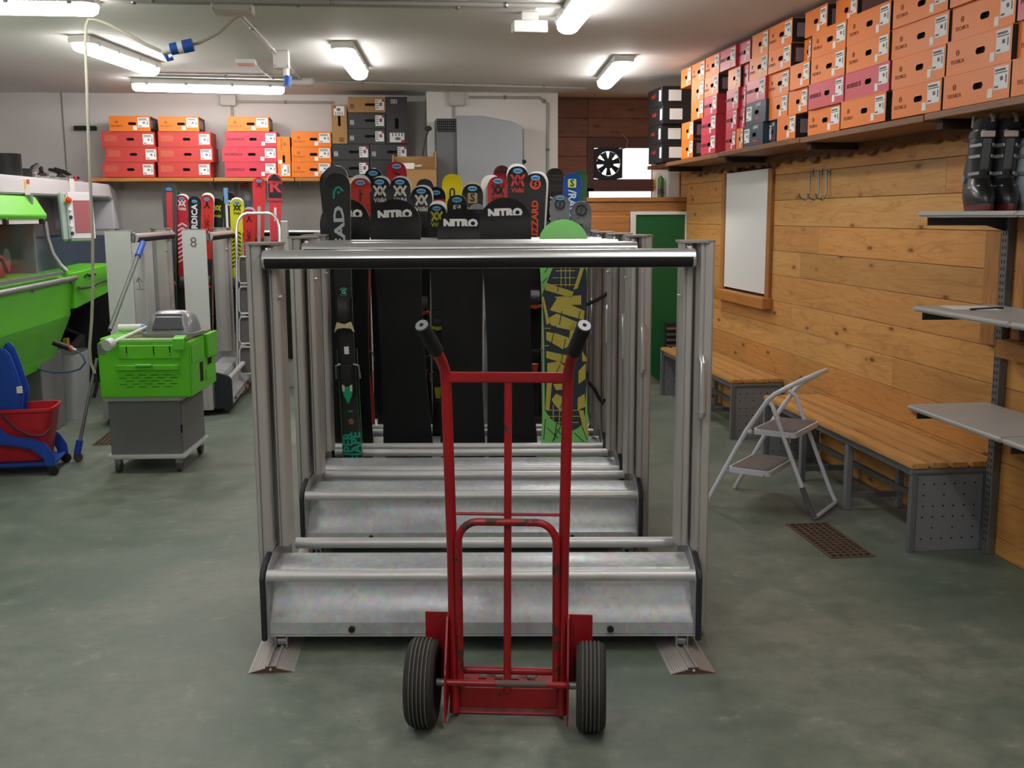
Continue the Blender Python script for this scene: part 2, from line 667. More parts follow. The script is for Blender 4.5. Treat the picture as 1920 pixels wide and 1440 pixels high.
# raised panel on the enclosure
pa, pb = at(1108, 405, Y=EY), at(1180, 452, Y=EY)
MB().box((pa.x, EY-0.018, 0.55), (pb.x, EY, pa.z)).obj('cupboard_panel', M_WOODX, enc, bevel=0.006)
d1 = struct(thing('door_1', 'dark green door in white frame beside the far bench', 'door'))
MB().box((dl, EY+0.0, 0.0), (dr, EY+0.035, dz)).obj('leaf', mat('grey_door', '#77776f', 0.6), d1)
poly = [(dl+.01, dz-.005), (dl+.01, 0.03)]
for k in range(13):
    u = k/12
    poly.append((dl+.01+(dr-dl-.02)*u, 0.02+0.09*math.exp(-((u-0.30)/0.13)**2)+0.05*math.exp(-((u-0.75)/0.2)**2)))
poly += [(dr-.01, dz-.005)]
MB().prism(poly, EY-0.006, EY, 'y').obj('green_sheet', mat('bottle_green_sheet', '#0d5a2b', 0.55, var=0.12, vscale=1.5), d1, smooth=0)
for (a, b) in ((dl-0.05, dl), (dr, min(dr+0.05, ex1))):
    if b-a > 0.005:
        MB().box((a, EY-0.02, 0), (b, EY+0.03, dz+0.03)).obj('frame_upright', M_WHT, d1, bevel=0.003)
MB().box((dl, EY-0.02, dz), (dr, EY+0.03, dz+0.03)).obj('frame_head', M_WHT, d1, bevel=0.003)

# ------------------------------------------------------------------ window with the extractor fan
wt = struct(thing('window_3', 'bright fan window set in the dark end wall', 'window'))
M_WINF = mat('dark_window_board', '#5e3b33', 0.6, var=0.1)
fx0, fx1 = at(1100, 300, Y=BY).x, WIN[1]
fz1 = at(1150, 258, Y=BY).z
ox0, ox1 = at(1163, 300, Y=BY).x, WIN[1]-0.02            # bright opening
oz0, oz1 = at(1200, 336, Y=BY).z, at(1200, 278, Y=BY).z
sz0, sz1 = at(1150, 371, Y=BY).z, at(1150, 359, Y=BY).z  # low bright strip
qx0, qx1 = at(1113, 300, Y=BY).x, at(1165, 300, Y=BY).x  # fan
def wb(a, b, c, d, nm='frame_board'):
    MB().box((a, BY-0.03, c), (b, BY+0.0, d)).obj(nm, M_WINF, wt, bevel=0.003)
wb(fx0, fx1, oz1, fz1)
wb(fx0, qx0, sz1, oz1)
wb(qx0, fx1, sz1+0.035, oz0, 'frame_rail')
wb(fx0, fx1, sz1, sz1+0.035, 'frame_rail')
wb(fx0-0.03, fx0+0.02, sz0, sz1)
M_GLS = NT('window_glass')
M_GLS.b.inputs['Roughness'].default_value = 0.05
_tr = M_GLS.n('BsdfTransparent')
_mx = M_GLS.n('MixShader')
_mx.inputs[0].default_value = 0.07
M_GLS.l(_tr.outputs[0], _mx.inputs[1])
M_GLS.l(M_GLS.b.outputs[0], _mx.inputs[2])
M_GLS.l(_mx.outputs[0], M_GLS.out.inputs[0])
M_GLS = M_GLS.m
MB().box((WIN[0]+.005, BY+0.05, WIN[2]+.005), (WIN[1]-.005, BY+0.056, WIN[3]-.005)).obj('pane', M_GLS, wt)
# extractor fan
ft = thing('extractor_fan', 'black square extractor fan mounted in the end window', 'fan', ((qx0+qx1)/2, BY-0.035, (oz0+oz1)/2))
fw2, fh2 = (qx1-qx0)/2, (oz1-oz0)/2
mb = MB()
N = 24
ro = min(fw2, fh2)*0.86
outer, inner = [], []
for k in range(N):
    a = 2*math.pi*k/N
    c, s = math.cos(a), math.sin(a)
    m = max(abs(c)/fw2, abs(s)/fh2)
    outer.append((c/m, s/m))
    inner.append((c*ro, s*ro))
vs = [(x, -0.02, z) for x, z in outer]+[(x, -0.02, z) for x, z in inner]+[(x, 0.03, z) for x, z in inner]+[(x, 0.03, z) for x, z in outer]
fs = []
for k in range(N):
    j = (k+1) % N
    fs += [(k, j, N+j, N+k), (N+k, N+j, 2*N+j, 2*N+k), (2*N+k, 2*N+j, 3*N+j, 3*N+k), (3*N+k, 3*N+j, j, k)]
mb.add(vs, fs)
mb.obj('housing', M_BLK, ft)
MB().cyl((0, -0.03, 0), (0, 0.02, 0), ro*0.42, 18).obj('hub', M_BLK, ft)
for k in range(7):
    a = 2*math.pi*(k+0.3)/7
    mb = MB()
    P = lambda r, b, y: (r*math.cos(b), y, r*math.sin(b))
    q = [P(ro*.3, a-.40, -.012), P(ro*.99, a-.27, -.012), P(ro*.99, a+.27, .008), P(ro*.3, a+.40, .008)]
    q2 = [(x, y+.004, z) for x, y, z in q]
    mb.add(q+q2, [(0, 1, 2, 3), (7, 6, 5, 4), (0, 4, 5, 1), (1, 5, 6, 2), (2, 6, 7, 3), (3, 7, 4, 0)])
    mb.obj('blade', M_BLK, ft)
MB().tube([(ro*.8, -.025, fh2*.9), (fw2*1.25, -.03, fh2*1.0), (fw2*1.35, -.03, fh2*1.5), (fw2*0.9, -.02, fh2*1.9)], 0.006, 6).obj('cable', mat('grey_cable', '#8d8d88', 0.6), ft)
# ================================================================== mobile ski racks on floor rails
def galv():
    t = NT('galvanised_sheet')
    v = t.coords((1, 1, 1))
    vo = t.n('TexVoronoi', Scale=55.0)
    t.l(v, vo.inputs['Vector'])
    no = t.n('TexNoise', Scale=4.0, Detail=6.0, Roughness=0.65)
    t.l(v, no.inputs['Vector'])
    c = t.mix(0.25, t.ramp(no.outputs[0], [(0.3, '#a9aeb2'), (0.7, '#c6cacc')]), vo.outputs['Color'], 'SOFT_LIGHT')
    ru = t.n('TexNoise', Scale=11.0, Detail=6.0, Roughness=0.7)
    t.l(v, ru.inputs['Vector'])
    c = t.mix(t.ramp(ru.outputs[0], [(0.62, 0.0), (0.78, 0.35)]), c, '#8a7a66')
    t.l(c, t.b.inputs['Base Color'])
    t.b.inputs['Metallic'].default_value = 0.4
    t.l(t.ramp(no.outputs[0], [(0.3, 0.34), (0.7, 0.52)]), t.b.inputs['Roughness'])
    return t.m


M_GALV = galv()
M_COVER = mat('dark_blue_black_plastic', '#1d222a', 0.5)
M_PLATE = mat('pressed_zinc_plate', '#a3a6a8', 0.45, 0.55, var=0.06)


def post_outline(x0, x1, y0, y1):
    """rounded aluminium extrusion with slots in its front face"""
    g, dp = 0.006, 0.008
    pts = []
    w = x1-x0
    gx = x0+w*0.42
    pts += [(x0+.012, y0), (gx-g/2, y0), (gx-g/2, y0+dp), (gx+g/2, y0+dp), (gx+g/2, y0), (x1-.006, y0)]
    pts += [(x1, y0+.006), (x1, y1-.006), (x1-.006, y1), (x0+.012, y1), (x0, y1-.03), (x0, y0+.03)]
    return pts


def ski_rack(name, label, loc, rz, half=0.765, handle=True, rail=True, caster=False, group=None, height=1.46):
    t = thing(name, label, 'ski rack', loc, rz, group)
    # tray: folded lip, curved shield, ledge
    prof = [(0.0, .07), (0.0, .112), (0.012, .114), (0.045, .145), (0.07, .185), (0.088, .235), (0.098, .275), (0.106, .286), (0.235, .297)]
    back = [(0.237, .293), (0.108, .282), (0.102, .274), (0.092, .233), (0.074, .183), (0.048, .141), (0.015, .109), (0.004, .108), (0.004, .07)]
    MB().prism(prof+back, -half+.004, half-.004, 'x').obj('tray_sheet', M_GALV, t, smooth=50)
    MB().box((-half+.004, -0.004, .062), (half-.004, 0.03, .068)).obj('lip_flange', M_GALV, t)
    MB().box((-half+.004, .237, .115), (half-.004, .40, .123)).obj('trough_floor', M_GALV, t)
    MB().box((-half+.004, .233, .118), (half-.004, .238, .29)).obj('trough_back', M_GALV, t)
    MB().box((-half+.004, .02, .055), (half-.004, .40, .060)).obj('shading_underside_pan', M_GALV, t)  # unseen pan added to block light under the tray
    MB().box((-half+.004, .397, .055), (half-.004, .402, .16)).obj('shading_rear_lip', M_GALV, t)  # back plate added with the pan to shut out light
    for nm, y, z, rr in (('lower_bar', .005, .286, .021), ('upper_bar', .375, .292, .021)):
        e = half-.004 if nm == 'lower_bar' else half-.03
        MB().cyl((-e, y, z), (e, y, z), rr, 16).obj(nm, M_ALU, t)
    side = [(-.012, .06), (-.012, .27), (-.002, .296), (.03, .315), (.10, .334), (.20, .345), (.32, .345), (.375, .336), (.398, .318), (.405, .295), (.405, .06)]
    for sx in (-1, 1):
        a, b = sorted((sx*half, sx*(half-.006)))
        MB().prism(side, a, b, 'x').obj('side_plate', M_PLATE, t, smooth=0)
        cov = [(-.022, .05), (-.022, .28), (-.005, .308), (.03, .325), (.11, .345), (.115, .05)]
        a, b = sorted((sx*(half+.001), sx*(half+.020)))
        MB().prism(cov, a, b, 'x').obj('end_cover', M_COVER, t, bevel=.004)
        for (yy, zz) in ((.02, .16), (.34, .25)):
            a, b = sorted((sx*(half-.006), sx*(half-.010)))
            MB().cyl((a, yy, zz), (b, yy, zz), .006, 8).obj('screw', M_STEEL, t)
        # upright extrusion
        x0, x1 = (half+.002, half+.062) if sx > 0 else (-half-.062, -half-.002)
        pm = MB().prism(post_outline(x0, x1, .125, .285), .05, height-.006, 'z').obj('post', M_ALUD, t, smooth=20)
        xi0, xi1 = (half-.052, half-.008) if sx > 0 else (-half+.008, -half+.052)
        MB().prism(post_outline(xi0, xi1, .15, .265), .35, height-.006, 'z').obj('inner_channel', M_ALUD, pm, smooth=20)
        ca, cb = min(x0, xi0)-.006, max(x1, xi1)+.006
        MB().prism([(ca, .15), (ca+.03, .115), (cb-.03, .115), (cb, .15), (cb, .26), (cb-.03, .295), (ca+.03, .295), (ca, .26)], height-.006, height+.002, 'z').obj('end_cap', mat('grey_cap', '#8f8a86', 0.5), pm)
        # bracket of the top bar
        bx = sx*(half-.006)
        MB().box((min(bx, bx-sx*.045), .098, 1.37), (max(bx, bx-sx*.045), .152, 1.432)).obj('bar_bracket', M_PLATE, pm, bevel=.006, seg=2)
        for yy in (.108, .140):
            MB().ball((bx-sx*.02, yy, 1.438), .008, 8).obj('cap_nut', M_CHROME, pm)
        for yy in (.145, .155):
            MB().ball((sx*(half-.056), yy, 1.27), .007, 8).obj('cap_nut', M_CHROME, pm)
        if handle and sx > 0:
            hx, hy = half+.022, .072
            MB().tube([(hx, .128, 1.05), (hx, hy+.012, 1.05), (hx, hy, 1.038), (hx, hy, .86), (hx, hy+.012, .848), (hx, .128, .848)], .013, 10).obj('grab_handle', M_CHROME, pm)
        if rail:
            for k in (-1, 1):
                MB().box((sx*(half-.045)+k*.02-.003, .0, .018), (sx*(half-.045)+k*.02+.003, .05, .066)).obj('wheel_bracket', M_STEEL, t)
            MB().cyl((sx*(half-.045)-.016, .025, .036), (sx*(half-.045)+.016, .025, .036), .017, 12).obj('wheel', M_STEEL, t)
        if caster:
            for yy in (.04, .36):
                MB().cyl((sx*(half-.08)-.012, yy, .03), (sx*(half-.08)+.012, yy, .03), .03, 14).obj('caster_wheel', M_RUBG, t)
                MB().box((sx*(half-.08)-.016, yy-.012, .03), (sx*(half-.08)+.016, yy+.012, .066)).obj('caster_fork', M_STEEL, t)
    # top bar with rubber strip
    tb = MB().cyl((-half+.012, .108, 1.403), (half-.012, .108, 1.403), .033, 20).obj('top_bar', M_CHROME, t)
    poly = [(.108+.0350*math.cos(rad(a)), 1.403+.0350*math.sin(rad(a))) for a in range(172, 243, 10)]
    poly += [(.108+.028*math.cos(rad(a)), 1.403+.028*math.sin(rad(a))) for a in range(242, 171, -10)]
    MB().prism(poly, -half+.02, half-.02, 'x').obj('rubber_strip', M_RUB, tb)
    for sx in (-.55, .55):
        MB().cyl((sx*half*1.1, -.004, .09), (sx*half*1.1, -.014, .09), .012, 10).obj('rubber_buffer', M_RUB, t)
    return t


RA = rad(-7.6)
RACKS = [(.329, 3.628), (.390, 4.731), (.416, 5.236), (.446, 5.784), (.476, 6.330)]
RL = ['empty aluminium ski rack standing directly behind the red hand truck',
      'second empty aluminium ski rack counted from the red hand truck',
      'third ski rack from the hand truck, holding the black and green ski',
      'fourth ski rack from the hand truck, holding the snowboards',
      'rearmost ski rack of the row, behind the snowboards']
for (x, y), lb in zip(RACKS, RL):
    ski_rack('ski_rack', lb, (x, y, 0), RA, group='ski racks on the floor rails')


def rk(i, sx, d, z=0.0):
    """point in rack i: sx sideways from its middle, d behind its lip"""
    x, y = RACKS[i]
    return Vector((x+sx*math.cos(RA)-d*math.sin(RA), y+sx*math.sin(RA)+d*math.cos(RA), z))


# floor rails
M_RAILW = mat('worn_alu_rail', '#a9a4a0', 0.5, 0.35, var=0.12, vscale=9)
for (px, py, lb) in ((508, 1261, 'ribbed floor rail under the rack posts near the green cart side'),
                     (1300, 1263, 'ribbed floor rail under the rack posts near the bench side')):
    p = at(px, py, Z=0)
    t = thing('floor_rail', lb, 'floor rail', (p.x, p.y, 0), -rad(3.1), 'rails of the ski racks')
    Lr = 3.6
    ol = [(-.078, 0), (-.018, .016), (-.018, .022), (-.010, .022), (-.010, .010), (.010, .010), (.010, .022), (.018, .022), (.018, .016), (.078, 0)]
    MB().prism(ol, 0, Lr, 'y').obj('profile', M_RAILW, t, smooth=0)
    for k in range(6):
        for s in (-1, 1):
            x = s*(.026+.008*k)
            zz = .016*(1-(abs(x)-.018)/.060)
            MB().box((x-.0012, .001, zz), (x+.0012, Lr, zz+.0016)).obj('rib', M_RAILW, t)
    MB().prism([(-.078, 0), (-.018, .016), (-.018, .023), (.018, .023), (.018, .016), (.078, 0)], -.004, -.0002, 'y').obj('end_stop', mat('rusty_end', '#5b4335', 0.8), t)
    MB().ball((0, -.006, .013), .0055, 8).obj('end_screw', M_CHROME, t)
# ================================================================== red hand truck
def worn_red(name='chipped_red_paint', lo=.66):
    t = NT(name)
    v = t.coords(rand=5)
    no = t.n('TexNoise', Scale=18.0, Detail=6.0, Roughness=0.6)
    t.l(v, no.inputs['Vector'])
    f = t.ramp(no.outputs[0], [(lo, 0.0), (lo+.03, 1.0)])
    n2 = t.n('TexNoise', Scale=3.0, Detail=2.0)
    t.l(v, n2.inputs['Vector'])
    base = t.ramp(n2.outputs[0], [(0.3, '#86131b'), (0.7, '#a5181f')])
    t.l(t.mix(f, base, '#4a2a22'), t.b.inputs['Base Color'])
    t.l(t.ramp(f, [(0, 0.32), (1, 0.7)]), t.b.inputs['Roughness'])
    return t.m


M_HT = worn_red()
M_HT2 = worn_red('heavily_chipped_red_paint', .54)
ht = thing('hand_truck', 'red tubular steel hand truck with two black tyres in front of the racks', 'hand truck', (.354, 3.059, 0), rad(-10.8))
HX = .183
for sx in (-1, 1):
    lean = .0
    pts = [(sx*.168, .058, .012), (sx*.168, .07, .07), (sx*.172, .085, .5), (sx*HX, .085, 1.05), (sx*(HX+.002), .08, 1.09), (sx*(HX+.008), .06, 1.12), (sx*(HX+.022), .01, 1.17)]
    MB().tube(pts, .0165, 14).obj('upright', M_HT, ht)
    g0, g1 = Vector((sx*(HX+.018), .022, 1.158)), Vector((sx*(HX+.048), -.062, 1.242))
    gp = MB().cyl(g0, g1, .0215, 18).obj('grip', M_RUB, ht)
    dd = (g1-g0).normalized()
    MB().cyl(g1, g1+dd*.004, .019, 18).obj('grip_cap', mat('grip_cap_grey', '#7c8286', 0.35), gp)
    MB().cyl(g1+dd*.004, g1+dd*.005, .006, 10).obj('cap_hole', M_DK, gp)
    # wheel guard
    mb = MB()
    a, b = sorted((sx*.188, sx*.262))
    mb.prism([(a, .085 if 0 else .10), (b, .10), (b, .104), (a, .104)], .10, .325, 'z')
    mb.obj('wheel_guard', M_HT, ht, bevel=.0012)
    a, b = sorted((sx*.184, sx*.190))
    MB().prism([(-.035, .02), (.104, .09), (.104, .325), (.06, .325), (-.02, .17)], a, b, 'x').obj('axle_plate', M_HT, ht, smooth=0)
    # tyre
    c = (sx*.257, 0, .137)
    prof = [(.072, -.032), (.098, -.042), (.118, -.044), (.128, -.037)]
    for k in range(5):
        x = -.030+.012*k
        prof += [(.1335-.0006*abs(x)*40, x), (.1345-.0006*abs(x)*40, x+.004), (.1345-.0006*abs(x)*40, x+.007), (.130, x+.008), (.130, x+.0115)]
    prof += [(.128, .037), (.118, .044), (.098, .042), (.072, .032)]
    wl = MB().lathe(prof, c, 'x', 40).obj('tyre', mat('grey_dusty_tyre', '#2b2a28', 0.8, var=0.25, vscale=20), ht, smooth=30)
    for k in range(5):
        x = -.030+.012*k+.0055
        MB().lathe([(.1346-.0006*abs(x)*40, x-.0014), (.1352-.0006*abs(x)*40, x-.0012), (.1352-.0006*abs(x)*40, x+.0012), (.1346-.0006*abs(x)*40, x+.0014)], c, 'x', 40).obj('tread_rib', mat('dusty_tread', '#6a665e', 0.9, var=0.2, vscale=30), wl, smooth=30)
    MB().lathe([(.0, -.02), (.03, -.022), (.072, -.03), (.075, 0), (.072, .03), (.03, .022), (.0, .02)], c, 'x', 24).obj('wheel_rim', M_GREYP, ht)
    MB().cyl((sx*.185, 0, .137), (sx*.215, 0, .137), .012, 12).obj('axle_nut', M_STEEL, ht)
MB().cyl((-.19, 0, .137), (.19, 0, .137), .0105, 14).obj('axle', M_HT, ht)
MB().cyl((-.035, 0, .137), (.12, 0, .137), .0112, 14).obj('bare_axle_sleeve', mat('bare_brown_steel', '#5c4a42', 0.6), ht)
MB().bar((-HX, .085, 1.072), (HX, .085, 1.072), .028, .030).obj('top_crossbar', M_HT, ht, bevel=.004, seg=2)
MB().bar((.004, .09, 1.06), (-.004, .085, .07), .022, .028, up=(0, 1, 0)).obj('centre_bar', M_HT, ht, bevel=.003)
MB().cyl((-.172, .085, .648), (.172, .085, .648), .005, 8).obj('thin_rod', M_HT, ht)
# folding loop
lp = [(-.150, .06, .10), (-.150, .06, .55)]+[(-.09+.06*math.cos(rad(a)), .06, .565+.065*math.sin(rad(a))) for a in range(170, 89, -16)]
lp += [(-x, y, z) for x, y, z in reversed(lp)]
MB().tube(lp, .012, 10).obj('folding_loop', M_HT2, ht)
MB().cyl((-.15, .10, .135), (.15, .10, .135), .012, 12).obj('lower_crossbar', M_HT, ht)
# toe plate with slots
mb = MB()
for (a, b) in ((-.165, -.10), (-.075, -.048), (-.023, .004), (.029, .056), (.081, .165)):
    mb.box((a, .095, .086), (b, .21, .091))
for y0, y1 in ((.095, .11), (.14, .155), (.185, .21)):
    mb.box((-.165, y0, .0865), (.165, y1, .0905))
mb.obj('perforated_plate', M_HT2, ht)
MB().box((-.172, .078, .02), (.172, .084, .088)).obj('toe_apron', M_HT, ht, bevel=.002)
MB().box((-.172, .070, .002), (.172, .33, .008)).obj('toe_plate', M_HT, ht, bevel=.002)
# ================================================================== skis and snowboards
def col(h, rough=0.35, coat=0.3):
    return mat('sheet_'+h.lstrip('#'), h, rough, coat=coat)


M_EDGE = mat('steel_edge', '#b4b4b0', 0.35, 0.6)
M_BASE = mat('black_ski_base', '#131315', 0.45)
M_STK = mat('blue_rental_sticker', '#5fa3cf', 0.4)
M_STKD = mat('sticker_print', '#27405c', 0.5)


def plank_mesh(L, prof, th, bend, sgn, mats, n=26):
    """long sports board standing on its tail: prof(t)->half width, tip bends by bend towards sgn*y"""
    mb = MB()
    ts = []
    for k in range(n):
        ts.append(k/(n-1)*0.9)
    ts += [0.9+0.1*math.sin(math.pi/2*k/9) for k in range(1, 10)]
    rows = []
    for t in ts:
        w = prof(t)
        b = max(0, (t-(1-bend[1]))/bend[1])
        b0 = max(0, (bend[2]-t)/bend[2]) if bend[2] else 0
        y = sgn*bend[0]*(b*b+0.7*b0*b0)
        rows.append((w, y, t*L))
    for (mi, idx) in ((0, (0, 1)), (1, (2, 3)), (2, (0, 2)), (2, (1, 3))):
        mb.mi = mi
        vs, fs = [], []
        for w, y, z in rows:
            quad = ((-w, y-th/2, z), (w, y-th/2, z), (-w, y+th/2, z), (w, y+th/2, z))
            vs += [quad[idx[0]], quad[idx[1]]]
        for k in range(len(rows)-1):
            fs.append((2*k, 2*k+1, 2*k+3, 2*k+2))
        mb.add(vs, fs)
    mb.mi = 2
    for k, s in ((0, 1), (-1, -1)):
        w, y, z = rows[k]
        mb.add([(-w, y-th/2, z), (w, y-th/2, z), (w, y+th/2, z), (-w, y+th/2, z)], [(0, 1, 2, 3)])
    me = mb.mesh('sheet', mats, smooth=0)
    bm = bmesh.new()
    bm.from_mesh(me)
    bmesh.ops.remove_doubles(bm, verts=bm.verts, dist=1e-5)
    bmesh.ops.recalc_face_normals(bm, faces=bm.faces)
    bm.to_mesh(me)
    bm.free()
    me.shade_smooth()
    me.set_sharp_from_angle(angle=rad(40))
    return me


def ski_prof(tip, waist, tail, L):
    r = tip*.62/L
    def f(t):
        if t > 1-r:
            u = (t-(1-r))/r
            return tip/2*max(0.0, 1-u**2.5)**(1/2.3)+.0005
        if t < 0.02:
            return tail/2*(0.8+10*t)
        c = (t-0.42)/(0.42 if t < 0.42 else (1-r-0.42))
        side = tail if t < 0.42 else tip
        return (waist+(side-waist)*c*c)/2
    return f


def stand(root, bot, top, ex):
    z = (top-bot).normalized()
    x = (ex-z*ex.dot(z)).normalized()
    y = z.cross(x)
    m = Matrix.Identity(4)
    for i in range(3):
        m[i][0], m[i][1], m[i][2], m[i][3] = x[i], y[i], z[i], bot[i]
    root.matrix_world = m


def y_at(i, X, d):
    x0, y0 = RACKS[i]
    sx = (X-x0+d*math.sin(RA))/math.cos(RA)
    return y0+sx*math.sin(RA)+d*math.cos(RA)


def ends(i, top, xb, db, dt, zb=0.126):
    Y = RACKS[i][1]+db
    for _ in range(4):
        X = at(xb, 850, Y=Y).x
        Y = y_at(i, X, db)
    bot = Vector((X, Y, zb))
    Yt = Y
    for _ in range(4):
        p = at(top[0], top[1], Y=Yt)
        Yt = y_at(i, p.x, dt)
    return bot, at(top[0], top[1], Y=Yt)


def ends_free(top, xb, Yb, Yt, zb=0.0):
    p = at(xb, 800, Y=Yb)
    return Vector((p.x, Yb, zb)), at(top[0], top[1], Y=Yt)


EXR = Vector((math.cos(RA), math.sin(RA), 0))


def flat(root, me_or_mb, name, m, x, z, y, size=1.0, rot=0.0):
    """lay a flat emblem (drawn in XY) on the face of the ski"""
    me = me_or_mb.mesh(name, m, smooth=0) if isinstance(me_or_mb, MB) else me_or_mb
    o = link(name, me, root)
    R2 = Matrix.Rotation(rot, 3, 'Y')
    frame(o, (x, y, z), R2 @ Vector((size, 0, 0)), R2 @ Vector((0, 0, 1)))
    return o


def poly_plate(pts, th=0.0012):
    return MB().prism([(x, y) for x, y in pts], 0, th, 'z')


def oval(w, h, n=18):
    return [(w/2*math.cos(2*math.pi*k/n), h/2*math.sin(2*math.pi*k/n)) for k in range(n)]


def emblem(kind, s):
    if kind == 'vv':
        return strokes([[(-s, .95*s), (-.02*s, -.55*s), (.3*s, -.1*s)], [(s, .95*s), (.02*s, -.55*s)], [(-.9*s, -.75*s), (-.25*s, .55*s), (0, .9*s), (.25*s, .55*s), (.9*s, -.75*s)]], .34*s)
    if kind == 'arch':
        return strokes([[(-.75*s, -1.0*s), (-.6*s, .1*s), (-.2*s, .7*s), (.3*s, .75*s), (.8*s, .1*s)]], .3*s).add(poly_plate([(x+.1*s, y-.05*s) for x, y in oval(.4*s, .4*s, 10)]).v, poly_plate(oval(.4*s, .4*s, 10)).f)
    if kind == 'peak':
        return strokes([[(-.75*s, -.8*s), (-.15*s, 0), (0, .9*s), (.15*s, 0), (.75*s, -.8*s)], [(-.2*s, 0), (.2*s, 0)]], .36*s)
    if kind == 'bolt':
        m = strokes([arc(0, 0, s, 20, 200, 10), arc(0, 0, s, 200, 380, 10)], .42*s)
        return m.add([(x, y, .0012) for x, y in ((.5*s, .9*s), (-.5*s, .05*s), (-.05*s, .05*s), (-.45*s, -.9*s), (.5*s, -.05*s), (.05*s, -.05*s))], [(0, 1, 2, 5), (5, 2, 3, 4)])
    if kind == 'loop':
        a = [(-.35*s, -1.2*s), (-.35*s, .6*s), (-.2*s, .9*s), (.2*s, .9*s), (.35*s, .6*s), (.35*s, -1.2*s)]
        return strokes([a], .24*s)
    if kind == 'mark':
        return strokes([[(-.1*s, 1.3*s), (-.15*s, -1.0*s)], [(-.1*s, .55*s), (.45*s, .35*s)]], .22*s)
    if kind == 'tick':
        return strokes([[(-.7*s, .5*s), (.6*s, -.1*s)]], .35*s)
    if kind == 'chevrons':
        return strokes([[(-.9*s, -k*.9*s-.6*s), (0, -k*.9*s), (.9*s, -k*.9*s-.6*s)] for k in range(9)], .3*s)
    if kind == 'ring':
        return strokes([arc(0, 0, s, 30, 150, 6), arc(0, 0, s, 210, 330, 6)], .42*s)
    return strokes([[(-s, 0), (s, 0)]], .3*s)


def binding(root, zc, acc, h=0.03, w=0.075, y0=-0.008):
    """toe and heel pieces of a ski binding on a dark plate"""
    MB().box((-w*.42, y0-.012, zc-.30), (w*.42, y0, zc+.20)).obj('binding_plate', M_BLK, root, bevel=.003)
    tp = MB().prism([(y0-.012, zc+.09), (y0-.05, zc+.10), (y0-.055, zc+.14), (y0-.03, zc+.19), (y0-.012, zc+.20)], -w*.36, w*.36, 'x').obj('toe_piece', M_BLK, root, bevel=.006, seg=2)
    MB().prism([(-w*.55, zc+.075), (-w*.42, zc+.10), (0, zc+.088), (w*.42, zc+.10), (w*.55, zc+.075), (w*.5, zc+.115), (0, zc+.118), (-w*.5, zc+.115)], y0-.052, y0-.035, 'y').obj('toe_wings', acc, tp, bevel=.003)
    hp = MB().prism([(y0-.012, zc-.30), (y0-.03, zc-.30), (y0-.06, zc-.22), (y0-.055, zc-.16), (y0-.012, zc-.15)], -w*.36, w*.36, 'x').obj('heel_piece', M_BLK, root, bevel=.006, seg=2)
    MB().prism([(-w*.3, zc-.235), (w*.3, zc-.235), (w*.2, zc-.30), (-w*.2, zc-.30)], y0-.062, y0-.045, 'y').obj('heel_lever', acc, hp, bevel=.003)
    for s in (-1, 1):
        MB().tube([(s*w*.42, y0-.03, zc-.15), (s*w*.62, y0-.02, zc-.16), (s*w*.68, y0-.015, zc-.21)], .005, 6).obj('brake_arm', M_STEEL, hp)


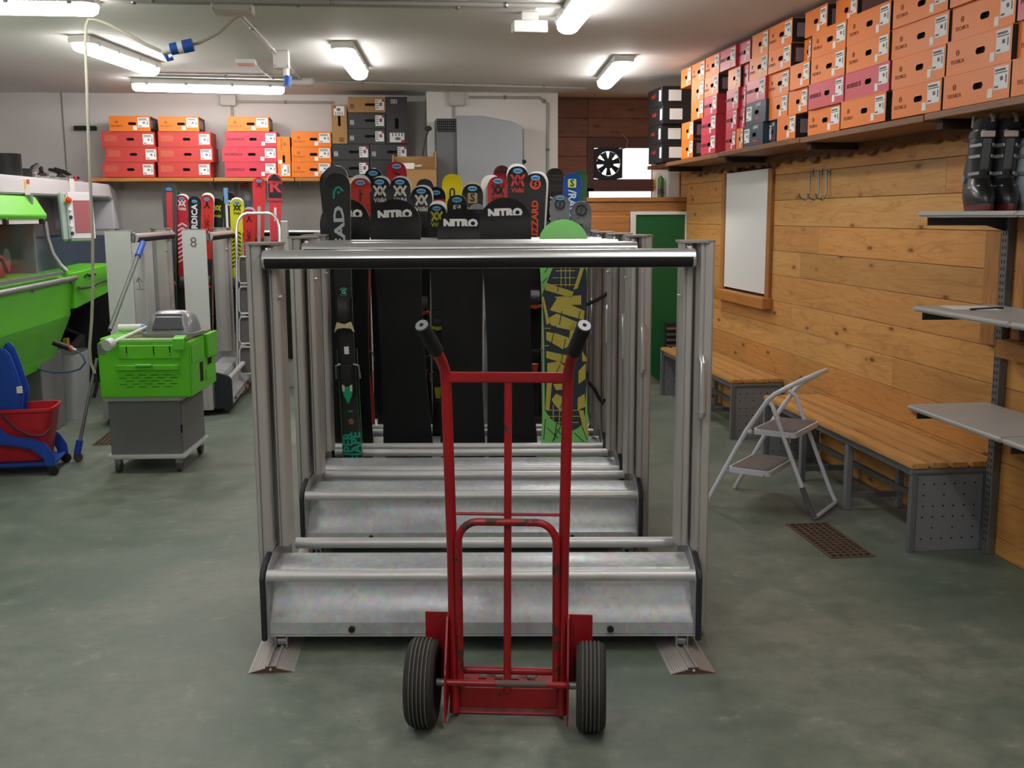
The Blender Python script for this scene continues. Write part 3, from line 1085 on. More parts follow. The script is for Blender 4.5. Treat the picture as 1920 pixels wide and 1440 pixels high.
def ski(label, bt, tipw, face, deco=(), bind=None, waist=None, mate=None, ex=None, base=None, edge=None, bindz=None, sgn=-1):
    bot, top = bt
    L = (top-bot).length
    waist = waist or tipw*0.62
    f = ski_prof(tipw, waist, tipw*.88, L)
    t = thing('ski', label, 'ski', group='skis in the racks')
    stand(t, bot, top, ex or EXR)
    bend = (.010, .05, 0)
    me = plank_mesh(L, f, .012, bend, sgn, [col(face), base or M_BASE, edge or M_EDGE])
    link('body', me, t)

    def ysurf(z):
        b = max(0, (z/L-(1-bend[1]))/bend[1])
        return sgn*bend[0]*b*b-.0062
    for d in deco:
        k, dz, s, h = d[0], d[1], d[2], d[3]
        z = L-dz
        if k == 'oval':
            y = ysurf(z+s*.25)-.001
            o = flat(t, poly_plate(oval(s, s*.55)), 'rental_sticker', M_STK, 0, z, y)
            flat(t, poly_plate([(-s*.33, -s*.06), (s*.33, -s*.06), (s*.33, s*.05), (-s*.33, s*.05)]), 'sticker_print', M_STKD, 0, z, y-.001)
        elif k == 'txt':
            m = text_me(d[4], s, col(h), bold=s*.03, ext=.0005, sx=d[6] if len(d) > 6 else 1.0)
            flat(t, me_or_mb=m, name='lettering', m=None, x=0, z=z, y=ysurf(z)-.0012, rot=rad(d[5] if len(d) > 5 else 0))
        elif k == 'band':
            wa, wb_ = f((z-s)/L)*2-.004, f(z/L)*2-.004
            pts = [(-wa/2, -s), (wa/2, -s), (wb_/2, 0), (-wb_/2, 0)]
            flat(t, poly_plate(pts, .0006), 'colour_band', col(h), 0, z, ysurf(z)-.0003)
        elif k == 'strip':
            flat(t, poly_plate([(-d[4]/2, -s), (d[4]/2, -s), (d[4]/2, 0), (-d[4]/2, 0)], .0008), 'colour_stripe', col(h), 0, z, -.0066)
        elif k == 'sq':
            flat(t, poly_plate(rrect(s*1.9, s*2, s*.2, 2), .0008), 'badge', col(h), 0, z, ysurf(z+s)-.0006)
            m = text_me(d[4], s*2.2, col(d[5]), bold=s*.06, ext=.0005)
            flat(t, m, 'lettering', None, 0, z, ysurf(z+s)-.0018)
        else:
            flat(t, emblem(k, s), 'emblem', col(h), 0, z, ysurf(z+s*.9)-.001)
    if bind:
        binding(t, bindz if bindz else L*.47, mat('bind_'+bind.lstrip('#'), bind, 0.4), w=waist*1.02)
    if mate:
        t2 = thing('ski', mate[0], 'ski', group='skis in the racks')
        zb = (top-bot).normalized()
        xx = (ex or EXR)
        yy = zb.cross((xx-zb*xx.dot(zb)).normalized())
        off = yy*.020+xx*mate[2]+zb*mate[1]
        stand(t2, bot+yy*.020+xx*mate[2], top+off, ex or EXR)
        me2 = plank_mesh((top+off-bot-yy*.020-xx*mate[2]).length, f, .012, bend, 1, [mate_face(mate), M_BASE, M_EDGE])
        link('body', me2, t2)
    return t


def mate_face(m):
    return col(m[3]) if len(m) > 3 else mat('silver_tip', '#c9cac8', 0.3, 0.4)


# ---- the black and green ski in the third rack
bt = ends(2, (632, 324), 664, .30, .19)
S1 = ski('tall black ski with green arch mark and pale vertical letters, standing before the snowboards', bt, .127, '#222426',
         [('arch', .095, .032, '#1fa383'), ('txt', .315, .072, '#b9c6c8', 'HEAD', -90, 1.6), ('ring', .60, .020, '#17a08a'), ('txt', .60, .030, '#d8dcdc', 'G', 0)],
         None, waist=.075, mate=('black rear ski paired behind the tall black and green ski', .035, -.012, '#26282a'))
L1 = (bt[1]-bt[0]).length
for s in (-1, 1):
    MB().box((s*.052-.0015, -.0075, .10), (s*.052+.0015, -.006, .75)).obj('green_edge_line', col('#3d8f4a'), S1)
# binding in pale and green
zc = L1*.525
w = .072
MB().box((-.036, -.02, zc-.36), (.036, -.006, zc+.16)).obj('binding_plate', M_BLK, S1, bevel=.003)
tp = MB().prism([(-.02, zc+.02), (-.06, zc+.03), (-.065, zc+.09), (-.035, zc+.16), (-.02, zc+.17)], -.030, .030, 'x').obj('toe_piece', M_BLK, S1, bevel=.008, seg=2)
MB().prism([(-.052, zc-.02), (-.036, zc+.035), (0, zc+.022), (.036, zc+.035), (.052, zc-.02), (.034, zc+.0), (0, zc+.004), (-.034, zc+.0)], -.066, -.045, 'y').obj('toe_wings', mat('pale_binding', '#cdbd9c', 0.45), tp, bevel=.003)
MB().box((-.012, -.022, zc-.14), (.012, -.0195, zc-.10)).obj('scale_label', M_PAPER, S1)
hp = MB().prism([(-.02, zc-.36), (-.04, zc-.36), (-.07, zc-.28), (-.065, zc-.20), (-.02, zc-.185)], -.032, .032, 'x').obj('heel_piece', M_BLK, S1, bevel=.008, seg=2)
MB().prism([(-.026, zc-.305), (.026, zc-.305), (.024, zc-.345), (.0, zc-.40), (-.024, zc-.345)], -.066, -.05, 'y').obj('heel_lever', mat('green_lever', '#119a6c', 0.4), hp, bevel=.004)
for s in (-1, 1):
    MB().tube([(s*.032, -.04, zc-.19), (s*.058, -.03, zc-.20), (s*.062, -.02, zc-.27)], .006, 6).obj('brake_arm', M_STEEL, hp)
    MB().prism([(s*.012, zc-.30), (s*.026, zc-.29), (s*.026, zc-.325), (s*.016, zc-.33)], -.068, -.064, 'y').obj('lever_flash', mat('pale_binding', '#cdbd9c', 0.45), hp)
flat(S1, poly_plate([(-.05, -.08), (.05, -.08), (.05, 0), (.018, .045), (-.018, .045), (-.05, 0)], .0006), 'colour_patch', col('#12a183'), 0, .085, -.0066)
for k, s_ in enumerate(('SUPER', 'SHAPE')):
    me = text_me(s_, .068, col('#12a183'), bold=.002, ext=.0006, sx=1.0)
    flat(S1, me, 'lettering', None, -.021+.043*k, .205, -.0078, rot=rad(-90))
flat(S1, poly_plate(oval(.03, .034, 8), .0008), 'emblem', col('#8f5b36'), 0, .36, -.0068)
for dz in (.0,):
    flat(S1, poly_plate([(-.012, -.004), (.012, -.004), (.012, .004), (-.012, .004)]), 'colour_dash', col('#139a70'), 0, .415, -.0068)

# ---- skis behind the boards in the rearmost rack: label, top px, foot x, rack depth, tip width, face, decoration, binding, mate
OV = ('oval', .027, .056, '')
def vv(c, z=.082, s=.036, t=.132, w=''):
    return [OV, ('vv', z, s, c), ('txt', t, .036, c, 'Völkl', 0, 1.0)]


FR, RE, NR = (4, .037, .070), (4, .30, .19), (3, .30, .19)     # front and rear side of the last rack, rear side of the fourth
SK = [
 ('red ski with small black flag mark beside the tall black and green ski', (676, 334), 690, FR, .128, '#b8301f', [OV, ('mark', .105, .03, '#1a1414')], '#1a1a1a', ('grey tipped rear ski behind the red flag mark ski', .022, -.006)),
 ('black ski tip with blue sticker peeking between two neighbours', (700, 316), 716, RE, .112, '#1d1c22', [OV], None, None),
 ('black ski with white double V mark, first of the matching pair', (712, 333), 724, FR, .122, '#15161a', vv('#c9c8bd'), None, ('silver tipped rear ski behind first white double V ski', .012, .006)),
 ('black ski with white double V mark, second of the matching pair', (750, 333), 760, FR, .124, '#15161a', vv('#c9c8bd'), '#2a2a2a', ('silver tipped rear ski behind second white double V ski', .012, .004)),
 ('tall red ski with blue sticker rising above the white double V pair', (744, 303), 752, RE, .120, '#b01828', [OV, ('tick', .075, .026, '#1a1214')], None, None),
 ('black ski with white double V mark near the first snowboard edge', (790, 350), 798, FR, .128, '#15161a', vv('#c9c8bd'), '#b02a22', ('silver tipped rear ski behind the lower white double V ski', .012, .006)),
 ('dark grey blunt ski tip standing behind the lower double V ski', (797, 335), 803, RE, .108, '#3c3d40', [], None, None),
 ('black ski with red band beside the yellow ski', (818, 350), 822, RE, .112, '#19171a', [('oval', .035, .05, ''), ('band', .075, .05, '#c22f2c')], '#2a2a2a', None),
 ('bright yellow ski with black loop mark', (848, 326), 852, RE, .122, '#e0cf12', [('loop', .12, .036, '#17170f')], '#1a1a1a', None),
 ('black ski with yellow double V mark between two snowboards', (819, 382), 824, NR, .105, '#141513', [('oval', .025, .048, ''), ('vv', .072, .031, '#b3b51d'), ('txt', .115, .032, '#b3b51d', 'Völkl', 0)], '#b3b51d', ('silver tipped rear ski behind the yellow double V ski', .016, .006)),
 ('black ski with pale S badge behind a snowboard nose', (857, 365), 861, NR, .112, '#0f1012', [OV, ('sq', .078, .022, '#c6c6b8', 'S', '#101010')], None, None),
 ('black ski with gold S badge', (886, 345), 888, FR, .126, '#1b1a18', [OV, ('sq', .082, .030, '#a08a55', 'S', '#171512'), ('band', .135, .012, '#8c7a3c')], None, ('gold tipped rear ski behind the gold S badge ski', .012, .0, '#b3a170')),
 ('silver and black ski tip low between two snowboard noses', (894, 382), 896, NR, .095, '#a9abad', [('band', .03, .05, '#1d1d22'), ('oval', .05, .042, '')], '#c2462a', None),
 ('red ski with black double V mark', (934, 331), 930, FR, .126, '#b5242c', vv('#1b1012'), '#1a1a1a', ('white edged black rear ski beside the red double V ski', .012, -.040, '#d5d5d2')),
 ('dark red and black ski tip above the red double V ski', (941, 310), 938, RE, .10, '#8f1c22', [('band', .0, .035, '#1c1a1a')], None, None),
 ('black ski with red double V mark', (971, 312), 966, FR, .126, '#131214', vv('#c02c2e', z=.085, s=.040, t=.14), '#bb9d84', ('white tipped rear ski behind the red on black double V ski', .018, -.004, '#dcdcda')),
 ('black ski with orange bolt circle and tall orange vertical letters', (1004, 325), 1001, FR, .130, '#18181a', [OV, ('bolt', .062, .027, '#d9481e'), ('txt', .29, .052, '#d9481e', 'BLIZZARD', -90, 1.12)], '#c24b22', ('white edged rear ski behind the orange lettered ski', .014, .012, '#cfcfcc')),
 ('plain black ski leaning at the end of the ski row', (1041, 315), 1022, RE, .105, '#1d1a18', [('txt', .24, .06, '#d6d2c6', 'NEW', -90, 1.0)], None, None),
 ('blue ski with pale S badge and white slanted letters', (1073, 324), 1062, RE, .108, '#1a4fa8', [('sq', .062, .026, '#c7d65a', 'S', '#123a6b'), ('txt', .19, .064, '#cfe3ec', '/RACE', 90, 1.0)], None, None),
 ('dark green ski half hidden behind the blue ski', (1088, 319), 1079, (4, .38, .30), .09, '#2f5a3a', [], None, None),
 ('grey ski with black bolt circle and blue sticker', (1050, 365), 1043, FR, .118, '#70777b', [('oval', .02, .05, ''), ('bolt', .056, .026, '#1f2224'), ('loop', .16, .018, '#1f2224')], '#1a1a1a', None),
 ('grey ski with black bolt circle, lowest at the end of the row', (1090, 377), 1083, NR, .115, '#747b80', [('bolt', .05, .027, '#1f2224'), ('loop', .145, .02, '#1f2224')], '#1a1a1a', None),
]
for (lb, top, xb, (ri, db, dt), tw, fc, dec, bd, mt) in SK:
    ski(lb, ends(ri, top, xb, db, dt), tw, fc, dec, bd, mate=mt)
# dark rear skis left of the black and green ski
for k, (lb, top, xb) in enumerate((('dark ski tip rising just behind the black and green ski', (624, 315), 655), ('dark ski tip with small green mark behind the first snowboard', (620, 320), 650))):
    ski(lb, ends(3, top, xb, .30+.025*k, .19+.025*k), .130, '#26272a', [('arch', .33, .03, '#1fa383')] if k else [], None)

# ---- snowboards in the fourth rack
def board_prof(nose, waist, L):
    r = nose*.52/L
    def f(t):
        if t > 1-r:
            u = (t-(1-r))/r
            return nose/2*math.sqrt(max(.004, 1-u**2.2))
        if t < r:
            u = (r-t)/r
            return nose/2*math.sqrt(max(.004, 1-u**2.4))
        c = (t-.5)/(.5-r)
        return (waist+(nose-waist)*min(1, c*c))/2
    return f


def nitro_base():
    t = NT('sintered_black_base')
    v = t.coords((1, 1, .25), rand=5)
    no = t.n('TexNoise', Scale=5.0, Detail=4.0)
    t.l(v, no.inputs['Vector'])
    t.l(t.ramp(no.outputs[0], [(0.3, '#08090b'), (0.7, '#0d0e12')]), t.b.inputs['Base Color'])
    t.b.inputs['Specular IOR Level'].default_value = 0.35
    t.l(t.ramp(no.outputs[0], [(0.3, 0.28), (0.7, 0.42)]), t.b.inputs['Roughness'])
    return t.m


M_NB = nitro_base()
M_LET = mat('white_print', '#f0f1f1', 0.5)
BOARDS = [
 ('black snowboard with white letters half hidden by the black and green ski', (646, 372), 655, .275, .037, .068),
 ('black snowboard with white letters second in the row, beside the first', (738, 373), 768, .280, .037, .068),
 ('shorter black snowboard with white letters in the middle of the row', (863, 390), 868, .255, .037, .068),
 ('tallest black snowboard with white letters beside the green board', (946, 370), 962, .285, .037, .068),
]
for lb, top, xb, nose, db, dt in BOARDS:
    b, tp_ = ends(3, top, xb, db, dt)
    L = (tp_-b).length
    t = thing('snowboard', lb, 'snowboard', group='snowboards in the fourth rack')
    stand(t, b, tp_, EXR)
    link('deck', plank_mesh(L, board_prof(nose, nose*.86, L), .010, (.045, .13, .12), 1, [M_NB, M_BASE, M_EDGE]), t)
    me = text_me('NITRO', .060, M_LET, bold=.0040, ext=.0006, space=.95, sx=1.05)
    zt = L-.085
    bb = max(0, (zt/L-.87)/.13)
    flat(t, me, 'lettering', None, 0, zt, .045*bb*bb-.0075)
# green board
b, tp_ = ends(3, (1056, 411), 1060, .037, .068)
L = (tp_-b).length
t = thing('snowboard', 'lime green snowboard with yellow slab lettering and dark grid print', 'snowboard', group='snowboards in the fourth rack')
stand(t, b, tp_, EXR)
link('deck', plank_mesh(L, board_prof(.272, .235, L), .010, (.03, .13, .12), 1, [col('#82d474', .4), M_BASE, M_EDGE]), t)
inv = t.matrix_world.inverted()
zax = t.matrix_world.col[1].to_3d()


def onb(cx, cy):
    x, y = 990+cx/3.064, 400+cy/3.064
    d = CR*((x-960)/FPX)-CU*((y-720)/FPX)+CF
    tt = (b-CP).dot(zax)/d.dot(zax)
    p = inv @ (CP+d*tt)
    return (p.x, p.z)


def shape(name, pts, m, y, th=.0008):
    MB().prism([onb(*p) for p in pts], y-th, y, 'y').obj(name, m, t, smooth=0)


M_NAVY, M_YEL, M_LIME, M_CRK = col('#22303f', .45), col('#c7bb4e', .45), col('#8fd884', .45), col('#26352c', .6)
shape('dark_field', [(150, 300), (240, 292), (320, 300), (336, 330), (336, 960), (326, 1190), (290, 1230), (240, 1255), (180, 1215), (130, 1180), (97, 1130), (92, 700), (84, 520), (80, 470), (110, 390), (130, 340)], M_NAVY, -.0052)
for a, c_ in (((190, 292), (190, 420)), ((215, 292), (215, 420)), ((240, 292), (240, 420)), ((160, 330), (270, 330)), ((140, 370), (270, 370)), ((130, 410), (270, 410)),
              ((145, 1100), (145, 1190)), ((180, 1100), (180, 1215)), ((215, 1100), (215, 1235)), ((105, 1130), (290, 1130)), ((115, 1165), (300, 1165)), ((150, 1200), (290, 1200)), ((95, 660), (130, 660)), ((95, 760), (120, 760))):
    p0, p1 = onb(*a), onb(*c_)
    MB().bar((p0[0], -.0062, p0[1]), (p1[0], -.0062, p1[1]), .0008, .004, up=(p1[1]-p0[1], 0, -(p1[0]-p0[0]))).obj('grid_line', M_YEL, t)
for pts in ([(102, 398), (262, 450), (250, 485), (97, 440)], [(260, 440), (305, 300), (322, 312), (285, 430)], [(150, 480), (305, 470), (305, 525), (235, 525)],
            [(125, 555), (165, 490), (325, 560), (318, 612), (140, 560)], [(120, 600), (165, 575), (285, 625), (265, 675), (170, 655), (130, 640)], [(80, 480), (90, 478), (125, 630), (108, 640)],
            [(105, 680), (165, 690), (250, 720), (240, 760), (200, 780), (105, 725)], [(105, 790), (245, 820), (238, 870), (105, 830)], [(110, 860), (175, 850), (250, 905), (230, 930), (110, 920)],
            [(290, 905), (332, 860), (330, 950), (290, 980)], [(108, 970), (138, 970), (122, 1130), (100, 1125)], [(145, 980), (225, 975), (225, 1010), (160, 1015)], [(135, 1070), (160, 1035), (215, 1060), (190, 1140), (150, 1095)],
            [(285, 1060), (325, 1035), (330, 1110), (285, 1130)], [(290, 1130), (318, 1130), (348, 1265), (330, 1280)], [(300, 640), (325, 630), (330, 700), (300, 720)], [(310, 790), (335, 830), (335, 850), (312, 850)],
            [(245, 640), (290, 625), (270, 720), (235, 730)]):
    shape('yellow_slab', pts, M_YEL, -.0066)
for seg in (((180, 365), (170, 450)), ((195, 560), (180, 640)), ((160, 640), (130, 760)), ((215, 720), (190, 860)), ((185, 870), (160, 920)), ((300, 560), (255, 740)), ((205, 1060), (185, 1120)), ((175, 1140), (150, 1300)), ((110, 1230), (170, 1290)), ((185, 1225), (140, 1310)), ((165, 1240), (225, 1310)), ((300, 1200), (340, 1300)), ((265, 1260), (320, 1310)), ((95, 340), (120, 300)), ((80, 400), (110, 370)), ((100, 1180), (90, 1300))):
    p0, p1 = onb(*seg[0]), onb(*seg[1])
    MB().bar((p0[0], -.0076, p0[1]), (p1[0], -.0076, p1[1]), .0008, .0045, up=(p1[1]-p0[1], 0, -(p1[0]-p0[0]))).obj('crack_line', M_CRK, t)
for sx, pts in ((1, [(1098, 572), (1120, 562), (1136, 552), (1145, 545), (1146, 556)]), (1, [(1103, 716), (1115, 730), (1124, 748), (1130, 757), (1134, 748)])):
    q = []
    for x, y in pts:
        d = CR*((x-960)/FPX)-CU*((y-720)/FPX)+CF
        tt = (b+zax*.05-CP).dot(zax)/d.dot(zax)
        q.append(inv @ (CP+d*tt))
    MB().tube(q, .010, 8).obj('binding_strap', M_BLK, t)
# ================================================================== benches
M_BF = mat('bench_grey_enamel', '#6f7276', 0.45, 0.1, var=0.06)
M_BP = mat('bench_panel_grey', '#7f838a', 0.5, var=0.06)


def bench(label, y0, y1, x0, x1, zt=.42):
    t = thing('bench', label, 'bench', ((x0+x1)/2, (y0+y1)/2, 0), 0, 'changing benches along the timber wall')
    w, ln = (x1-x0)/2, (y1-y0)/2
    n, g = 4, .018
    sw = (2*w-g*(n-1))/n
    for k in range(n):
        a = -w+k*(sw+g)
        MB().box((a, -ln, zt-.026), (a+sw, ln, zt)).obj('slat', M_BENCHW, t, bevel=.004, seg=2)
    for sx in (-1, 1):
        MB().box((sx*(w-.035)-.015, -ln+.02, zt-.066), (sx*(w-.035)+.015, ln-.02, zt-.028)).obj('frame_rail', M_BF, t, bevel=.003)
    for sy in (-1, 1):
        e = sy*(ln-.012)
        MB().cyl((-w, e, zt-.043), (w, e, zt-.043), .015, 12).obj('end_tube', M_BF, t)
        pn = MB().box((-w+.02, e-.005, .0), (w-.015, e+.005, zt-.05)).obj('end_panel', M_BP, t, bevel=.002)
        mb = MB()
        for i in range(6):
            for j in range(6):
                if (i+j) % 2 and j in (1, 4):
                    continue
                x, z = -w+.065+i*(2*w-.12)/5, .06+j*.052
                for s in (-1, 1):
                    mb.cyl((x, e+s*.005, z), (x, e+s*.0056, z), .0045, 8)
        hp = mb.obj('perforations', M_DK, pn)
        hp['kind'] = 'stuff'
        MB().box((-w+.0, e-.016, 0), (-w+.03, e+.016, zt-.05)).obj('leg', M_BF, t, bevel=.003)
        MB().box((w-.03, e-.016, 0), (w, e+.016, zt-.05)).obj('leg', M_BF, t, bevel=.003)
    for yy in (-ln*.22, ln*.42) if ln > .8 else (0,):
        for sx in (-1, 1):
            MB().box((sx*(w-.04)-.016, yy-.02, 0), (sx*(w-.04)+.016, yy+.02, zt-.06)).obj('leg', M_BP, t, bevel=.003)
        MB().box((-w+.04, yy-.012, .06), (w-.04, yy+.012, .09)).obj('cross_tie', M_BF, t)
    MB().box((w-.06, -ln+.02, .10), (w-.04, ln-.02, .13)).obj('stretcher', M_BF, t)
    return t


bench('slatted wooden bench with perforated grey ends under the grey shelves', 4.50, 6.42, 2.395, 2.765)
bench('slatted wooden bench farther along the timber wall by the green door', 7.06, 8.96, 2.40, 2.765)

# dark louvred heater behind the far bench
g = thing('louvred_grille', 'dark louvred grille between the green door and the far bench', 'grille', (2.62, 9.26, 0))
MB().box((-.10, -.03, 0), (.13, .03, .60)).obj('body', M_BLK, g)
for k in range(11):
    z = .05+k*.05
    MB().bar((-.095, -.04, z), (.125, -.04, z), .03, .006, up=(0, -.6, .8)).obj('louvre', mat('dark_slat', '#4a4642', 0.6), g)

# ------------------------------------------------------------------ folding step stool
M_ST = mat('pale_grey_tube', '#e0e4ee', 0.35)
M_STP = mat('grey_tread', '#6d6664', 0.8, var=0.15, vscale=20)
a1 = at(1322, 948, Z=0)
WD = Vector((.6465, .7629, 0))
NDI = Vector((.7629, -.6465, 0))
st = thing('step_stool', 'white folding two step stool with handrail loop standing over the floor grate', 'step stool', (a1.x, a1.y, 0))
WST = .43


def sp(n, w, z):
    v = NDI*n+WD*w
    return (v.x, v.y, z)


la = [(0, 0, 0), (.22, 0, .43), (.33, 0, .60), (.365, .005, .635), (.42, .03, .67), (.49, .065, .712), (.53, .11, .732), (.54, .16, .738)]
pts = [sp(n, w, z+.006) for n, w, z in la]+[sp(n, WST-w, z+.006) for n, w, z in reversed(la)]
MB().tube(pts, .0125, 12).obj('front_frame', M_ST, st)
lb_ = [(.345, .575), (.40, .44), (.56, .06), (.585, .016)]
pts = [sp(.31, .045, .60)]+[sp(n, .03, z) for n, z in lb_]+[sp(.59, .06, .014), sp(.59, WST-.06, .014)]+[sp(n, WST-.03, z) for n, z in reversed(lb_)]+[sp(.31, WST-.045, .60)]
MB().tube(pts, .0115, 12).obj('rear_frame', M_ST, st)
for w in (.03,):
    MB().tube([sp(.515, w, .165), sp(.56, w, .06), sp(.588, w, .016)], .0145, 10).obj('rubber_foot', mat('grey_rubber_foot', '#5f6064', 0.7), st)
for nm, n0, n1, z in (('upper_step', .245, .475, .445), ('lower_step', .115, .345, .225)):
    ol = rrect(n1-n0, WST-.04, .03, 4, (n0+n1)/2, WST/2)
    ring = [sp(u, v, 0)[:2] for u, v in ol]
    s_ = MB().prism(ring, z-.028, z, 'z').obj(nm, M_ST, st, smooth=30)
    ol2 = rrect(n1-n0-.022, WST-.062, .02, 4, (n0+n1)/2, WST/2)
    MB().prism([sp(u, v, 0)[:2] for u, v in ol2], z, z+.003, 'z').obj('tread', M_STP, s_, smooth=30)
    for w in (0.0, WST):
        MB().ball(sp(n0-.005, w, z-.012), .014, 8).obj('rivet', M_ST, s_)
    MB().tube([sp(n1-.03, .02, z-.02), sp(n1-.02, .0, z-.05)], .004, 6).obj('strut', M_STEEL, s_)

# ------------------------------------------------------------------ floor drain grate
ga, gb = at(1480, 985, Z=0), at(1632, 1044, Z=0)
gx0, gx1, gy0, gy1 = 2.02, 2.21, 4.475, 5.0
gt = thing('floor_grate', 'rusty steel drain grate let into the floor by the step stool', 'grate', ((gx0+gx1)/2, (gy0+gy1)/2, 0))
hw, hl = (gx1-gx0)/2, (gy1-gy0)/2
M_RST = mat('rusty_grate', '#6b5648', 0.75, 0.2, var=0.25, vscale=25)
MB().box((-hw, -hl, .0005), (hw, hl, .0015)).obj('dark_pit', M_DK, gt)
mb = MB()
for a, b_ in (((-hw-.012, -hl-.012), (hw+.012, -hl)), ((-hw-.012, hl), (hw+.012, hl+.012)), ((-hw-.012, -hl), (-hw, hl)), ((hw, -hl), (hw+.012, hl))):
    mb.box((a[0], a[1], .0005), (b_[0], b_[1], .005))
mb.obj('rim', M_RST, gt)
for k in range(1, 14):
    y = -hl+2*hl*k/14
    MB().box((-hw, y-.006, .001), (hw, y+.006, .006)).obj('cross_bar', M_RST, gt)
for k in range(1, 6):
    x = -hw+2*hw*k/6
    MB().box((x-.004, -hl, .001), (x+.004, hl, .0065)).obj('long_bar', M_RST, gt)

# ------------------------------------------------------------------ slotted upright with grey shelves
M_SHG = mat('grey_shelf_steel', '#aeada9', 0.45, var=0.05)
M_UPR = mat('slotted_upright_grey', '#6c6c6b', 0.5, 0.2)
UY = 4.445
up = thing('slotted_upright', 'grey slotted steel upright from floor to box shelf beside the bench', 'upright', (WX-.03, UY, 0))
MB().box((-.022, -.025, 0), (.016, .025, 1.93)).obj('channel', M_UPR, up, bevel=.003)
mb = MB()
for k in range(60):
    for s in (-1, 1):
        mb.box((-.0228, s*.010-.003, .06+k*.031), (-.0218, s*.010+.003, .075+k*.031))
so = mb.obj('slots', M_DK, up)
so['kind'] = 'stuff'
SHX0, SHY1 = 2.345, 4.49
for z, lb in ((1.548, 'topmost grey wall shelf carrying ski boots'), (1.135, 'middle grey wall shelf with a paper on it'), (.690, 'lowest grey wall shelf above the bench end')):
    t = thing('wall_shelf', lb, 'shelf', (0, 0, 0), 0, 'grey shelves on the slotted upright')
    MB().box((SHX0, 3.75, z-.012), (WX-.056, SHY1, z+.012)).obj('board', M_SHG, t, bevel=.008, seg=3)
    MB().box((SHX0, 2.9, z-.012), (WX-.056, 3.745, z+.012)).obj('board', M_SHG, t, bevel=.008, seg=3)
    for yy in (UY, 3.72):
        MB().prism([(SHX0+.03, z-.014), (WX-.053, z-.014), (WX-.053, z-.075), (WX-.14, z-.05), (SHX0+.03, z-.048)], yy-.004, yy+.004, 'y').obj('bracket', mat('dark_bracket', '#3c3c3c', 0.5, 0.3), t, smooth=0)
pp_ = at(1775, 577, Z=1.148)
t = tag(MB().prism([(-.02, -.10), (.16, -.16), (.20, .04), (.02, .09)], 0, .002, 'z').obj('paper_sheet', M_PAPER), 'white paper sheet lying on the middle grey shelf', 'paper')
t.location = (pp_.x, pp_.y, 1.148)
t = tag(MB().box((-.09, -.008, 0), (.09, .008, .008)).obj('pen', M_BLK, bevel=.003), 'black pen lying beside the paper on the middle grey shelf', 'pen')
pp_ = at(1850, 580, Z=1.148)
t.location = (pp_.x, pp_.y, 1.1475)
t.rotation_euler = (0, 0, rad(15))

# ------------------------------------------------------------------ wire hooks on the wall
for k, x in enumerate((1521, 1538, 1553)):
    p0, p1 = at(x, 322, X=WX-.025), at(x+6, 376, X=WX-.03)
    t = thing('wire_hook', ('first', 'second', 'third')[k]+' of three grey wire hooks on the timber wall, from the blind', 'hook', (WX-.012, p0.y, p0.z), 0, 'wire hooks')
    h = p0.z-p1.z
    MB().tube([(-.004, 0, 0), (-.02, 0, .005), (-.022, -.004, -h*.3), (-.024, -.012, -h*.75), (-.05, -.012, -h*.98), (-.085, -.01, -h*.9), (-.095, -.01, -h*.75)], .0055, 8).obj('wire', mat('hook_wire', '#7c7f80', 0.4, 0.6), t)
    MB().box((-.006, -.012, -.02), (.0, .012, .02)).obj('back_plate', M_STEEL, t)

